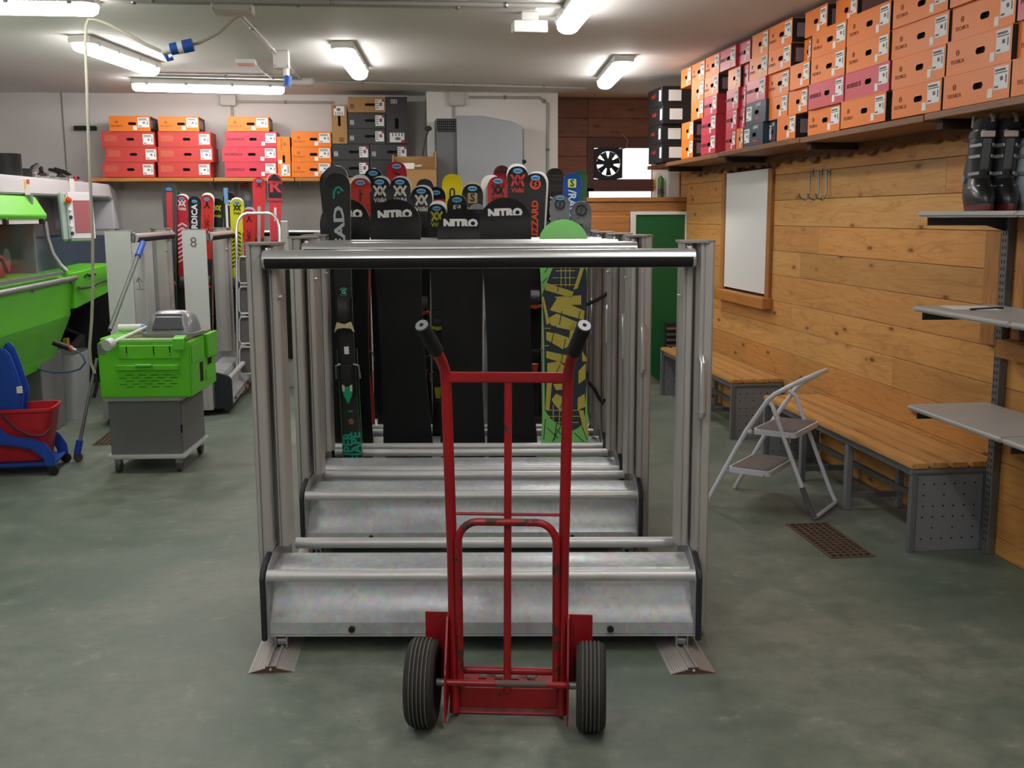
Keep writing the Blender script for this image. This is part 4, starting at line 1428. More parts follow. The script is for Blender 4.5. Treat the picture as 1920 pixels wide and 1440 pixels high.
# ------------------------------------------------------------------ ski boots on the top shelf
def boot(label, loc, rz, shell, accent, buckle):
    t = thing('ski_boot', label, 'ski boot', loc, rz, 'ski boots on the top shelf')
    # local x = toe direction
    def ring(z, c, f, bk, w, n=18):
        out = []
        for k in range(n):
            a = 2*math.pi*k/n
            ca, sa = math.cos(a), math.sin(a)
            px_ = (abs(ca)**.8)*(1 if ca > 0 else -1)*(f if ca > 0 else bk)
            out.append((c+px_, (abs(sa)**.8)*(1 if sa > 0 else -1)*w, z))
        return out
    MB().loft([ring(0, .0, .165, .125, .034), ring(.014, 0, .168, .128, .037), ring(.03, 0, .165, .125, .04)]).obj('sole', accent, t, smooth=40)
    MB().loft([ring(.028, 0, .150, .110, .044), ring(.05, 0, .152, .112, .050), ring(.08, -.005, .140, .105, .052), ring(.11, -.012, .105, .10, .050), ring(.14, -.02, .075, .09, .047), ring(.17, -.02, .068, .085, .045), ring(.19, -.018, .064, .08, .044)]).obj('lower_shell', shell, t, smooth=60)
    MB().loft([ring(.135, -.022, .082, .092, .052), ring(.17, -.018, .080, .084, .050), ring(.22, -.004, .074, .074, .048), ring(.28, .014, .068, .068, .048), ring(.325, .028, .062, .06, .047), ring(.335, .031, .056, .054, .042)]).obj('cuff', shell, t, smooth=60)
    MB().loft([ring(.32, .028, .052, .052, .042), ring(.355, .044, .056, .054, .044), ring(.375, .052, .046, .046, .036), ring(.372, .05, .03, .03, .024)]).obj('liner', mat('dark_liner', '#222226', 0.8), t, smooth=60)
    MB().loft([ring(.298, .018, .074, .070, .052), ring(.326, .027, .069, .066, .051)]).obj('power_strap', M_BLK, t, smooth=60)
    MB().box((.088, -.03, .30), (.104, .025, .325)).obj('strap_badge', mat('badge_white_red', '#c9b8b4', 0.5), t, bevel=.003)
    for z, xf_ in ((.27, .088), (.225, .076), (.155, .075), (.10, .098)):
        MB().bar((xf_*.35, -.053, z-.004), (xf_*.98, -.022, z), .008, .016).obj('buckle', buckle, t, bevel=.003)
        MB().bar((xf_*.35, .053, z-.004), (xf_*.98, .022, z), .008, .016).obj('buckle', buckle, t, bevel=.003)
    MB().cyl((-.03, -.056, .135), (-.03, -.049, .135), .018, 14).obj('ankle_rivet', buckle, t)
    MB().tube([(-.02, -.03, .345), (-.01, -.032, .395), (.03, -.02, .415), (.07, 0, .41), (.10, .01, .385), (.105, .012, .36)], .008, 8).obj('pull_loop', mat('tan_loop', '#8f8778', 0.8), t)
    MB().add([(.062, -.018, .17), (.062, .018, .17), (.094, .016, .295), (.094, -.016, .295), (.04, -.018, .17), (.04, .018, .17), (.07, .016, .295), (.07, -.016, .295)], [(0, 1, 2, 3), (7, 6, 5, 4), (0, 4, 5, 1), (1, 5, 6, 2), (2, 6, 7, 3), (3, 7, 4, 0)]).obj('front_panel', mat('grey_boot_panel', '#5a5d62', 0.5), t, bevel=.003)
    return t


M_BB = mat('black_boot_shell', '#1f2024', 0.38, coat=.2)
M_BG = mat('grey_buckle', '#9c9fa0', 0.35, 0.5)
zb = 1.5605
BT = rad(256)
bx_ = [at(x, 390, Y=4.30).x for x in (1832, 1869, 1913)]
M_DRT = mat('dark_red_trim', '#5f1d22', 0.5)
boot('black ski boot at the edge of the top grey shelf', (bx_[0], 4.30, zb), BT, M_BB, M_DRT, M_BG)
boot('black and red ski boot between the black edge boot and the white boot', (bx_[1], 4.28, zb), BT, M_BB, M_DRT, M_BG)
boot('white ski boot on the top grey shelf, cut by the picture edge', (bx_[2], 4.28, zb), BT, mat('white_boot_shell', '#aab3bd', 0.35, coat=.2), mat('pale_trim', '#c3c8cc', 0.5), mat('silver_buckle', '#b5b8ba', 0.3, 0.6))

# second drain grate half under the tool cart
pg = at(192, 823, Z=0)
g2 = dup(gt, (pg.x+.09, pg.y+.05, 0), None, 'drain grate half hidden under the grey tool cart')
# ================================================================== boot boxes
M_OR = mat('orange_card', '#e57a1f', 0.5, var=0.05, vscale=2)
M_PK = mat('crimson_card', '#c93a4c', 0.45, var=0.05, vscale=2)
M_RD = mat('brick_red_card', '#c23f38', 0.55, var=0.05, vscale=2)
M_NV = mat('navy_card', '#2f3a4e', 0.5, var=0.05, vscale=2)
M_BX = mat('black_card', '#232427', 0.4, var=0.1, vscale=3)
M_KR = mat('kraft_card', '#a9814f', 0.7, var=0.06, vscale=3)
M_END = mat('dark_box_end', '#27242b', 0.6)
M_PINKL = mat('mauve_label', '#a3888f', 0.7)
M_DOR = mat('dark_print_on_orange', '#7c3e10', 0.6)
M_DPK = mat('dark_print_on_crimson', '#5c1620', 0.6)
M_WPR = mat('white_print_card', '#cfd2d4', 0.6)
M_RPR = mat('red_print_card', '#c23028', 0.6)
PROTO = {}


def box_proto(kind, w, h=.139, d=.345, tall=False):
    key = (kind, round(w, 2), tall)
    if key in PROTO:
        return PROTO[key]
    body = {'o': M_OR, 'p': M_PK, 'r': M_RD, 'n': M_NV, 'b': M_BX, 'k': M_KR}[kind]
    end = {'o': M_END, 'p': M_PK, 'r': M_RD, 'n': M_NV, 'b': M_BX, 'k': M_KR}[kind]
    t = link('boot_box', None)
    t.empty_display_size = .05
    t['category'] = 'box'
    # front face with a hand hole; y=0 is the front
    hx, hz, hw, hh = (.02, h*.5, .036, .013) if kind != 'b' and kind != 'k' else (.03, h*.5, .05, .012)
    if w < .35:
        hx, hw = 0, .028
    mb = MB()
    X0, X1, Z0, Z1 = -w/2, w/2, 0, h
    r = .009
    hole = [(hx-hw+r, hz-hh), (hx+hw-r, hz-hh), (hx+hw, hz-hh+r), (hx+hw, hz+hh-r), (hx+hw-r, hz+hh), (hx-hw+r, hz+hh), (hx-hw, hz+hh-r), (hx-hw, hz-hh+r)]
    V = [(X0, 0, Z0), (X1, 0, Z0), (X1, 0, Z1), (X0, 0, Z1)]+[(x, 0, z) for x, z in hole]
    Fs = [(0, 1, 5, 4), (1, 6, 5), (1, 2, 7, 6), (2, 8, 7), (2, 3, 9, 8), (3, 10, 9), (3, 0, 11, 10), (0, 4, 11)]
    mb.add(V, Fs)
    mb.mi = 2
    o = len(mb.v)
    mb.add([(x, 0, z) for x, z in hole]+[(x, .02, z) for x, z in hole], [(k, (k+1) % 8, 8+(k+1) % 8, 8+k) for k in range(8)]+[tuple(range(8, 16))])
    mb.mi = 0
    mb.add([(X0, 0, Z0), (X1, 0, Z0), (X1, d, Z0), (X0, d, Z0), (X0, 0, Z1), (X1, 0, Z1), (X1, d, Z1), (X0, d, Z1)], [(0, 3, 2, 1), (4, 5, 6, 7), (2, 3, 7, 6)])
    mb.mi = 1
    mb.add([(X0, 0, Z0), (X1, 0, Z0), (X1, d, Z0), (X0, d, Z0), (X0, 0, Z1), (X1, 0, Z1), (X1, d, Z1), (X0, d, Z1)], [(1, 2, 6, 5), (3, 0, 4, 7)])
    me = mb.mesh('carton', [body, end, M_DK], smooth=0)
    # weld so that normals come out right
    bm = bmesh.new()
    bm.from_mesh(me)
    bmesh.ops.remove_doubles(bm, verts=bm.verts, dist=1e-5)
    bmesh.ops.recalc_face_normals(bm, faces=bm.faces)
    bm.to_mesh(me)
    bm.free()
    link('carton', me, t)
    # lid overlap
    MB().box((X0-.0015, -.0018, h-.004), (X1+.0015, d+.001, h+.0004)).obj('lid_edge', body, t)
    # printed label
    lw, lh = (.098, .088) if kind in 'opn' else ((.10, .095) if kind == 'r' else (.085, .095))
    if w < .35:
        lw *= .8
    lx = X1-.012-lw if kind != 'n' else X0+.012
    lz = h*.5-lh/2+(.012 if kind in 'op' else 0)
    mb = MB().box((lx, -.0016, lz), (lx+lw, 0, lz+lh))
    mb.mi = 1
    if kind in 'bk':
        for k in range(4):
            mb.box((lx+.004, -.0022, lz+.016+k*.020), (lx+lw*.36, -.0016, lz+.024+k*.020))
        mb.ball((lx+lw*.62, -.002, lz+lh*.55), (.014, .0012, .02), 6)
        mb.mi = 2
        mb.box((lx+lw*.74, -.0022, lz+lh*.78), (lx+lw, -.0016, lz+lh))
    else:
        mb.box((lx+.006, -.0022, lz+lh*.80), (lx+lw*.8, -.0016, lz+lh*.9))
        mb.box((lx+.006, -.0022, lz+lh*.70), (lx+lw*.92, -.0016, lz+lh*.75))
        mb.box((lx+lw*.45, -.0022, lz+lh*.38), (lx+lw*.65, -.0016, lz+lh*.56))
        mb.box((lx+lw*.82, -.0022, lz+lh*.25), (lx+lw*.9, -.0016, lz+lh*.6))
        mb.box((lx+.006, -.0022, lz+lh*.08), (lx+lw*.34, -.0016, lz+lh*.17))
    mb.obj('shipping_label', [M_PAPER, M_INK, M_RPR], t, smooth=0)
    if kind in 'op':
        mb = MB().box((lx-.042, -.0016, .012), (lx-.008, 0, .048))
        mb.obj('small_sticker', M_PAPER, t)
        if kind == 'o':
            eb = MB().box((X1, .03, .03), (X1+.0016, .24, h-.03))
            eb.obj('end_label', M_PINKL, t)
    if kind in 'o':
        if w >= .35:
            frame(link('lettering', text_me('TECNICA', .024, M_DOR, ext=.0004, sx=1.1), t), (-w*.32, -.0012, h*.34), (1, 0, 0), (0, 0, 1))
            frame(link('emblem', strokes([arc(0, 0, .011, -35, 215, 8), [(-.006, -.012), (-.006, .004)], [(.006, -.012), (.006, .004)]], .004).mesh('emblem', M_DOR, smooth=0), t), (-w*.32, -.0012, h*.60), (1, 0, 0), (0, 0, 1))
    elif kind == 'p':
        frame(link('lettering', text_me('NORDICA', .032, M_DPK, bold=.0006, shear=.3, ext=.0004, sx=1.15), t), (-w*.30, -.0012, h*.5), (1, 0, 0), (0, 0, 1))
    elif kind == 'r':
        frame(link('print_block', poly_plate([(-.06, -.03), (.05, -.03), (.065, 0), (.05, .03), (-.06, .03)], .0004).mesh('print_block', mat('faint_print', '#c65c46', 0.6), smooth=0), t), (-w*.33, -.0008, h*.56), (1, 0, 0), (0, 0, 1))
    elif kind == 'n':
        frame(link('lettering', text_me('LANGE', .030, M_WPR, bold=.0006, shear=.2, ext=.0004), t), (w*.12, -.0012, h*.83), (1, 0, 0), (0, 0, 1))
        frame(link('print_block', poly_plate([(-.035, -.006), (.035, -.006), (.035, .006), (-.035, .006)], .0004).mesh('print_block', M_RPR, smooth=0), t), (w*.10, -.0008, h*.22), (1, 0, 0), (0, 0, 1))
    else:
        m = M_WPR if kind == 'b' else M_END
        frame(link('emblem', strokes([[(-.016, -.018), (.016, -.018), (.016, .018), (-.016, .018), (-.016, -.018)], [(-.007, .010), (-.007, -.010)], [(-.007, .010), (.007, -.010)], [(.007, .010), (.007, -.010)]], .0045).mesh('emblem', m, smooth=0), t), (-w*.40, -.0012, h*.38), (1, 0, 0), (0, 0, 1))
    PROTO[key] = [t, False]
    return PROTO[key]


def place_box(kind, w, loc, rz, label, group, tall=False, h=.139):
    pr_ = box_proto(kind, w, h, tall=tall)
    if not pr_[1]:
        o = pr_[0]
        pr_[1] = True
    else:
        o = dup(pr_[0])
    o.location = loc
    if tall:
        o.rotation_euler = (0, rad(90) if tall == 1 else rad(-90), 0)
    else:
        o.rotation_euler = (0, 0, rz)
    o['label'], o['group'], o['category'] = label, group, 'box'
    return o


# ------------------------------------------------------------------ long shelf on the timber wall
SZ = 1.992
sh = thing('box_shelf', 'long dark plank shelf along the timber wall under the boot boxes', 'shelf')
for y0, y1, dz in ((3.0, 4.62, 0), (4.63, 6.05, -.004), (6.06, 7.55, 0), (7.56, 9.62, -.003)):
    MB().box((2.425, y0, SZ-.032+dz), (WX-.013, y1, SZ+dz)).obj('plank', M_SHELFW, sh, bevel=.003)
for y in (4.55, 6.0, 7.5, 9.0):
    MB().box((2.46, y-.03, SZ-.075), (WX-.048, y+.03, SZ-.036)).obj('bearer', mat('dark_bearer', '#2a1b11', 0.8), sh)

CN = {'o': 'orange', 'p': 'crimson', 'r': 'brick red', 'n': 'navy blue', 'b': 'black', 'k': 'brown'}
ROWN = ['bottom', 'second', 'third', 'fourth', 'top']
# rows from the shelf up; every box: kind, near/far photo x of its front, set back from the shelf edge
ROWS = [
 [('o', 1279, 1301, 0), ('p', 1316, 1343, .0), ('p', 1362, 1381, .03), ('o', 1382, 1395, .03), ('n', 1396, 1432, 0), ('n', 1433, 1456, .04), ('o', 1458, 1493, 0), ('o', 1516, 1576, .02), ('o', 1577, 1661, .0), ('o', 1672, 1764, .0), ('o', 1767, 1891, 0), ('o', 1893, 2060, .0)],
 [('o', 1279, 1301, 0), ('p', 1316, 1343, .0), ('p', 1362, 1382, .03), ('p', 1383, 1397, .05), ('n', 1399, 1436, 0), ('o', 1437, 1477, .02), ('o', 1478, 1514, .02), ('p', 1515, 1581, .0), ('p', 1583, 1665, .0), ('o', 1669, 1768, .0), ('o', 1770, 1890, .0), ('o', 1892, 2040, .02)],
 [('o', 1296, 1319, .0), ('p', 1320, 1344, .0), ('p', 1362, 1384, .03), ('p', 1385, 1398, .05), ('p', 1399, 1434, 0), ('o', 1438, 1478, .02), ('o', 1479, 1516, .0), ('o', 1518, 1581, .0), ('o', 1583, 1662, .0), ('o', 1666, 1771, .01), ('o', 1773, 1893, .02), ('p', 1896, 2040, .0)],
 [('o', 1296, 1319, .0), ('o', 1320, 1346, .0), ('o', 1364, 1387, .03), ('p', 1388, 1402, .05), ('o', 1403, 1437, .0), ('o', 1438, 1480, .0), ('o', 1504, 1517, .06), ('o', 1518, 1581, .0), ('o', 1582, 1662, .0), ('o', 1666, 1767, .0), ('o', 1770, 1892, .0), ('o', 1894, 2040, .02)],
 [('o', 1276, 1295, .0), ('o', 1296, 1320, .0), ('o', 1321, 1347, .0), ('p', 1348, 1377, .0), ('p', 1376, 1404, .02), ('o', 1407, 1437, .0), ('o', 1438, 1481, .0), ('o', 1504, 1545, .03), ('o', 1560, 1600, .06)],
]
ORD = ['first', 'second', 'third', 'fourth', 'fifth', 'sixth', 'seventh', 'eighth', 'ninth', 'tenth', 'eleventh', 'twelfth']
HB = .1395
for r_, row in enumerate(ROWS):
    prev = 99.0
    for i_, (k, xa, xb_, sb) in enumerate(row):
        X = 2.435+sb
        yf, yn = at(xa, 200, X=X).y, at(xb_, 200, X=X).y
        yf = min(yf, prev-.003)
        w = yf-yn
        prev = yn
        pw = min((.30, .36, .42, .50, .56), key=lambda q: abs(q-w))
        lb = '%s boot box on the long wall shelf, %s row, %s from the far corner' % (CN[k], ROWN[r_], ORD[i_])
        o = place_box(k, pw, (X, (yf+yn)/2, SZ+.002+r_*HB+.0005), rad(-90), lb, 'boot boxes on the timber wall shelf')
        o.scale = ((w-.004)/pw, min(1.0, (WX-.02-X)/.345), 1)

# black boxes at the far end of the shelf, ends towards the room
for k, (x0, x1, y0, rz_) in enumerate(((1246, 1287, 0, 0), (1246, 1287, 1, 0), (1243, 1287, 2, 0), (1243, 1287, 3, 0))):
    yb = 8.98+.04*(k % 2)
    lb = 'black boot box with white end label at the far corner, %s from the shelf up' % ORD[k]
    t = thing('boot_box', lb, 'box', (2.50, yb, SZ+.003+k*.158), 0, 'black boxes in the far corner')
    MB().box((-.11, 0, 0), (.235, .46, .155)).obj('carton', M_BX, t, bevel=.002)
    MB().box((-.05, -.0016, .035), (.06, 0, .125)).obj('end_label', M_PAPER, t)
    MB().box((-.1116, .02, .035), (-.11, .08, .125)).obj('side_label', M_PAPER, t)
    frame(link('lettering', text_me('LANGE', .04, M_RPR, bold=.001, shear=.3, ext=.0004), t), (-.1112, .28, .09), (0, -1, 0), (0, 0, 1))
# white cupboard side under the shelf end, on the enclosure
wa, wb2 = at(1252, 320, Y=9.75), at(1306, 362, Y=9.75)
t = thing('white_cabinet', 'small white cabinet standing on the enclosure under the shelf end', 'cabinet', ((wa.x+WX-.02)/2, 9.95, ez+.001))
hw = (WX-.02-wa.x)/2
MB().box((-hw, -.2, 0), (hw, .2, SZ-.04-ez)).obj('body', M_WHT, t, bevel=.003)
MB().box((-hw+.01, -.205, .01), (hw-.01, -.2, SZ-.05-ez)).obj('door', M_WHT, t, bevel=.002)
t = thing('spray_can', 'green and violet spray can standing beside the small white cabinet', 'can', (wa.x-.05, 9.80, ez+.001))
MB().lathe([(.0, 0), (.028, .0), (.030, .006), (.030, .17), (.022, .185), (.012, .19), (.012, .2), (0, .2)], (0, 0, 0), 'z', 16).obj('can_body', mat('green_can', '#4c7a35', 0.4), t)
MB().lathe([(.0305, .03), (.0306, .03), (.0306, .08), (.0305, .08)], (0, 0, 0), 'z', 16).obj('can_band', mat('violet_band', '#4a3a6a', 0.5), t)

# ------------------------------------------------------------------ shelf on the back wall
BZ = at(400, 333, Y=10.35).z
bs = thing('back_shelf', 'pine plank shelf on the back wall carrying boot boxes', 'shelf')
for (xa, xb_) in ((165, 400), (401, 552), (553, 770)):
    MB().box((at(xa, 335, Y=10.33).x, 10.33, BZ-.035), (at(xb_, 335, Y=10.33).x-.003, BY, BZ-.001)).obj('plank', M_SHELFX, bs, bevel=.003)
for xa in (210, 390, 560, 740):
    x = at(xa, 340, Y=10.4).x
    MB().prism([(10.45, BZ-.036), (BY, BZ-.036), (BY, BZ-.10), (BY-.03, BZ-.10)], x-.008, x+.008, 'x').obj('bracket', mat('pale_bracket', '#a9a7a4', 0.6), bs, smooth=0)
GB = 'boot boxes on the back wall shelf'


def bbox_px(kind, xa, xb_, ybot, ytop, label, Y=10.36, tall=0):
    p0, p1 = at(xa, ybot, Y=Y), at(xb_, ybot, Y=Y)
    zt = at(xa, ytop, Y=Y).z
    w, h = p1.x-p0.x, zt-p0.z
    if tall:
        w, h = h, w
    pw = min((.30, .36, .42, .50, .56), key=lambda q: abs(q-w))
    if tall == 1:      # turned on its end, local x points down
        loc = (p0.x+.001, Y, (p0.z+zt)/2)
    elif tall == -1:
        loc = (p1.x-.001, Y, (p0.z+zt)/2)
    else:
        loc = ((p0.x+p1.x)/2, Y, p0.z)
    o = place_box(kind, pw, loc, 0, label, GB, tall)
    o.scale = ((w-.003)/pw, 1, (h-.0015)/.1395)
    return o


ys = [(BZ, 0)]
pxz = lambda z: 0
TRI = ['bottom', 'middle', 'top']
rowpx = [332, 303.5, 275, 246.5]
for k in range(3):
    bbox_px('r', 193+(5 if k == 1 else (-2 if k == 2 else 0)), 291+(5 if k == 1 else 0), rowpx[k], rowpx[k+1], 'brick red box, %s of the leftmost stack on the back shelf' % TRI[k])
    bbox_px('r', 297, 396+(4 if k == 1 else 0), rowpx[k], rowpx[k+1], 'brick red box, %s of the second stack on the back shelf' % TRI[k])
    bbox_px('p', 422-(5 if k == 1 else 0), 520, rowpx[k], rowpx[k+1], 'crimson box with dark lettering, %s of its stack on the back shelf' % TRI[k])
    bbox_px('o', 547, 621.5, rowpx[k], rowpx[k+1], 'orange box, %s of the stack beside the black boxes on the back shelf' % TRI[k])
bbox_px('o', 205, 283, 246, 217, 'orange box on top of the leftmost brick red stack')
bbox_px('o', 297.5, 374, 246, 218, 'orange box on top of the second brick red stack')
bbox_px('o', 427, 505, 246, 218, 'orange box on top of the crimson stack')
bbox_px('o', 521, 546, 332, 256, 'orange box standing on end beside the crimson stack', tall=1)
bbox_px('b', 623, 693, 331, 300, 'black box with striped label, bottom left of the black stack')
bbox_px('b', 694, 765, 331, 300, 'black box with striped label, bottom right of the black stack')
bbox_px('b', 623, 693, 299.5, 270, 'black box with striped label, second layer left of the black stack')
bbox_px('b', 694, 765, 299.5, 270, 'black box with striped label, second layer right of the black stack')
bbox_px('k', 623, 652, 269.5, 196, 'brown box standing on end beside the black stack', tall=-1)
bbox_px('b', 653, 723, 269.5, 241, 'black box with striped label under the upper black box')
bbox_px('b', 653, 723, 240.5, 211, 'black box with striped label directly under the brown box')
bbox_px('k', 653, 723, 210.5, 181, 'brown box lying on top of the black stack')
bbox_px('b', 724.5, 765, 269.5, 181, 'black box standing on end at the pillar side of the stack', tall=1)
# open brown cartons in front of the pillar
p0, p1 = at(737, 345, Y=9.75), at(818, 290, Y=9.75)
t = thing('open_carton', 'open brown carton tray with a white cable coil in it before the pillar', 'carton', ((p0.x+p1.x)/2, 9.75, 0))
hw = (p1.x-p0.x)/2
zt, zm = p1.z, at(737, 318, Y=9.75).z
MB().box((-hw, .0, zm-.30), (hw, .30, zm-.004)).obj('lower_carton', M_KR, t, bevel=.002)
for a, b_ in (((-hw, .29, zm), (hw, .30, zt)), ((hw-.01, .0, zm), (hw, .29, zt+.03)), ((-hw, .0, zm), (-hw+.01, .29, zt)), ((-hw, 0, zm-.002), (hw, .30, zm+.004))):
    MB().box(a, b_).obj('tray_wall', M_KR, t)
MB().box((-hw+.05, -.002, 1.0), (hw-.05, .30, zm-.31)).obj('stand_board', M_GREYP, t)
MB().box((-hw+.05, .02, 0), (hw-.05, .28, 1.0)).obj('stand', M_GREYP, t)
MB().tube([(.02+.05*math.cos(a*.7), .12+.05*math.sin(a*.7), zm+.03+.004*(a % 5)) for a in range(30)], .007, 6).obj('cable_coil', M_WHT, t)
MB().box((-.11, .03, zm+.005), (.0, .14, zm+.06)).obj('white_packet', M_PAPER, t, bevel=.006)
# ================================================================== green ski service machine
MX = -2.10
MS = 1.10      # the machine stands a little further off
mc = thing('ski_service_machine', 'large green and grey ski grinding machine along the left wall', 'machine', (MX*MS, 6.4*MS, CAM_H-CAM_H*MS))
mc.scale = (MS, MS, MS)
ZF = CAM_H-CAM_H/MS      # local height of the floor
M_MG = mat('machine_light_grey', '#b5b3b4', 0.5, var=0.04)
M_MW = mat('machine_warm_white', '#cfccd0', 0.5, var=0.04)
M_MB = mat('machine_blue_panel', '#2b3a55', 0.45)
M_GRN2 = M_GREEN
OY = -6.4     # local y = world y + OY
Y0, Y1 = 4.6, 7.45


def my(y):
    return y+OY


MB().box((-.75, my(7.14), ZF), (-.085, my(7.6), .66)).obj('base_cabinet', M_GREYP, mc, bevel=.006)
MB().box((-.75, my(Y0), ZF), (-.15, my(5.2), .66)).obj('base_cabinet', M_GREYP, mc, bevel=.006)
prof = [(.06, 1.14), (.035, .91), (.015, .86), (-.075, .66), (-.10, .58), (-.85, .58), (-.85, 1.2), (-.05, 1.2)]
MB().prism(prof, my(Y0), my(Y1), 'y').obj('lower_hood', M_GRN2, mc, bevel=.006, smooth=0)
MB().cyl((.075, my(Y0), 1.155), (.075, my(Y1+.03), 1.155), .017, 14).obj('grab_rail', M_STEEL, mc)
for y in (5.2, 6.6, 7.4):
    MB().box((.02, my(y)-.012, 1.12), (.075, my(y)+.012, 1.15)).obj('rail_bracket', M_STEEL, mc)
# curved window
wp = [(.03, 1.20), (-.01, 1.245), (-.05, 1.32), (-.075, 1.42), (-.085, 1.53), (-.092, 1.53), (-.083, 1.42), (-.058, 1.318), (-.018, 1.24), (.02, 1.195)]
gm = NT('smoked_window')
gm.b.inputs['Base Color'].default_value = lin('#2a3036')
gm.b.inputs['Roughness'].default_value = 0.08
_t = gm.n('BsdfTransparent')
_x = gm.n('MixShader')
_x.inputs[0].default_value = 0.2
gm.l(_t.outputs[0], _x.inputs[1])
gm.l(gm.b.outputs[0], _x.inputs[2])
gm.l(_x.outputs[0], gm.out.inputs[0])
MB().prism(wp, my(Y0), my(7.42), 'y').obj('curved_window', gm.m, mc)
MB().tube([(u, my(7.44), w) for u, w in wp[:5]], .016, 10).obj('window_frame', M_STEEL, mc)
MB().bar((.03, my(Y0), 1.197), (.03, my(7.31), 1.197), .03, .02).obj('window_sill', M_STEEL, mc)
MB().bar((-.09, my(Y0), 1.535), (-.09, my(7.28), 1.535), .03, .035).obj('window_head', M_MW, mc)
# inside: dark chamber, red cover and rollers
MB().box((-.80, my(Y0), 1.20), (-.70, my(7.28), 1.70)).obj('chamber_back', mat('chamber_grey', '#6f7b78', 0.6), mc)
MB().box((-.70, my(7.24), 1.20), (-.10, my(7.28), 1.70)).obj('chamber_end', mat('chamber_grey', '#4a5350', 0.6), mc)
rc = MB().prism([(my(5.9), 1.205), (my(6.85), 1.205), (my(6.85), 1.29), (my(6.7), 1.36), (my(6.35), 1.40), (my(6.1), 1.5), (my(5.9), 1.5)], -.36, -.12, 'x').obj('red_cover', mat('red_machine_cover', '#d23c3a', 0.45), mc, bevel=.03, seg=3)
MB().tube([(-.11, my(6.45), 1.34), (-.10, my(6.62), 1.31), (-.10, my(6.68), 1.24)], .012, 8).obj('black_hose', M_RUB, mc)
MB().cyl((-.5, my(6.95), 1.30), (-.18, my(6.95), 1.30), .07, 18).obj('roller', M_STEEL, mc)
# canopy
MB().prism([(-.07, 1.545), (-.06, 1.57), (-.13, 1.69), (-.20, 1.705), (-.85, 1.705), (-.85, 1.55)], my(Y0), my(7.42), 'y').obj('canopy', M_GRN2, mc, bevel=.005, smooth=0)
for y in (6.62, 7.32):
    MB().box((-.085, my(y)-.02, 1.515), (-.05, my(y)+.02, 1.548)).obj('canopy_catch', M_BLK, mc, bevel=.004)
# grey portal beam behind
BX = -.13
ol = [(my(Y0), 1.68), (my(9.38), 1.72), (my(9.50), 1.70), (my(9.52), 1.45), (my(9.70), 1.45), (my(9.70), 1.70), (my(9.62), 1.79), (my(9.45), 1.83), (my(Y0), 1.80)]
MB().prism(ol, BX-.55, BX, 'x').obj('portal_beam', M_MW, mc, bevel=.01, seg=2, smooth=0)
MB().box((BX-.55, my(9.53), 1.2), (BX-.01, my(9.70), 1.46)).obj('portal_leg', M_MG, mc, bevel=.005)
MB().box((BX-.55, my(9.53), ZF), (BX-.01, my(9.70), 1.2)).obj('portal_foot', M_BLK, mc, bevel=.005)  # lower leg coloured black so it sinks into the dark void
MB().box((BX-.60, my(7.45), 1.16), (BX-.48, my(9.52), 1.72)).obj('recess_back', mat('recess_grey', '#9a9896', 0.6), mc)
MB().box((BX-.48, my(7.45), 1.18), (BX-.05, my(9.5), 1.41)).obj('blue_panel', M_MB, mc, bevel=.004)
MB().box((BX-.45, my(7.3), 1.60), (BX-.12, my(7.9), 1.72)).obj('switch_box', M_MG, mc, bevel=.006)
# rear green panel with wavy handle
MB().prism([(my(7.45), .95), (my(8.55), 1.01), (my(8.55), 1.21), (my(7.45), 1.19)], -.40, .07, 'x').obj('rear_panel', M_GRN2, mc, bevel=.006, smooth=0)
MB().tube([(.085, my(7.5), 1.085), (.10, my(7.75), 1.08), (.11, my(7.95), 1.10), (.10, my(8.2), 1.10), (.08, my(8.3), 1.095)], .012, 8).obj('wavy_handle', mat('dark_green_handle', '#3c5a3a', 0.5), mc)
MB().tube([(.072, my(7.7), 1.15), (.073, my(7.78), 1.165), (.073, my(7.85), 1.15), (.073, my(7.92), 1.165), (.073, my(8.0), 1.15)], .006, 6).obj('scratch_mark', M_DK, mc)
MB().box((-.95, my(7.62), ZF), (-.56, my(9.52), 1.16)).obj('rear_void_box', mat('void_black', '#1b1c1d', 0.6), mc)  # black box stands in for the dark void, shade put into its colour
for k in range(3):
    MB().tube([(-.50, my(7.75+.05*k), .62), (-.30-.04*k, my(7.9), .60-.04*k), (-.25-.04*k, my(8.4), .56-.05*k), (-.30, my(8.9), .60-.04*k), (-.52, my(9.1), .66)], .032, 10).obj('black_hose', M_RUB, mc)
MB().box((-.27, my(8.30), .60), (-.24, my(8.36), .66)).obj('warning_tag', mat('yellow_tag', '#c9a526', 0.5), mc)
# small placards on the beam
pz_ = at(50, 345, X=MX+BX)
MB().box((BX, my(pz_.y)-.05, pz_.z-.07), (BX+.002, my(pz_.y)+.05, pz_.z+.03)).obj('warning_placard', mat('pale_placard', '#c9c6bd', 0.6), mc)
MB().box((BX+.002, my(pz_.y)-.01, pz_.z+.0), (BX+.003, my(pz_.y)+.05, pz_.z+.03)).obj('placard_red_field', mat('placard_red', '#c0473c', 0.6), mc)
MB().box((BX+.002, my(pz_.y)-.05, pz_.z-.03), (BX+.003, my(pz_.y)-.02, pz_.z+.02)).obj('placard_yellow_field', mat('placard_yellow', '#d9a92c', 0.6), mc)
pz_ = at(135, 348, X=MX+BX)
MB().box((BX, my(pz_.y)-.06, pz_.z-.05), (BX+.002, my(pz_.y)+.06, pz_.z+.05)).obj('small_notice', M_PAPER, mc)
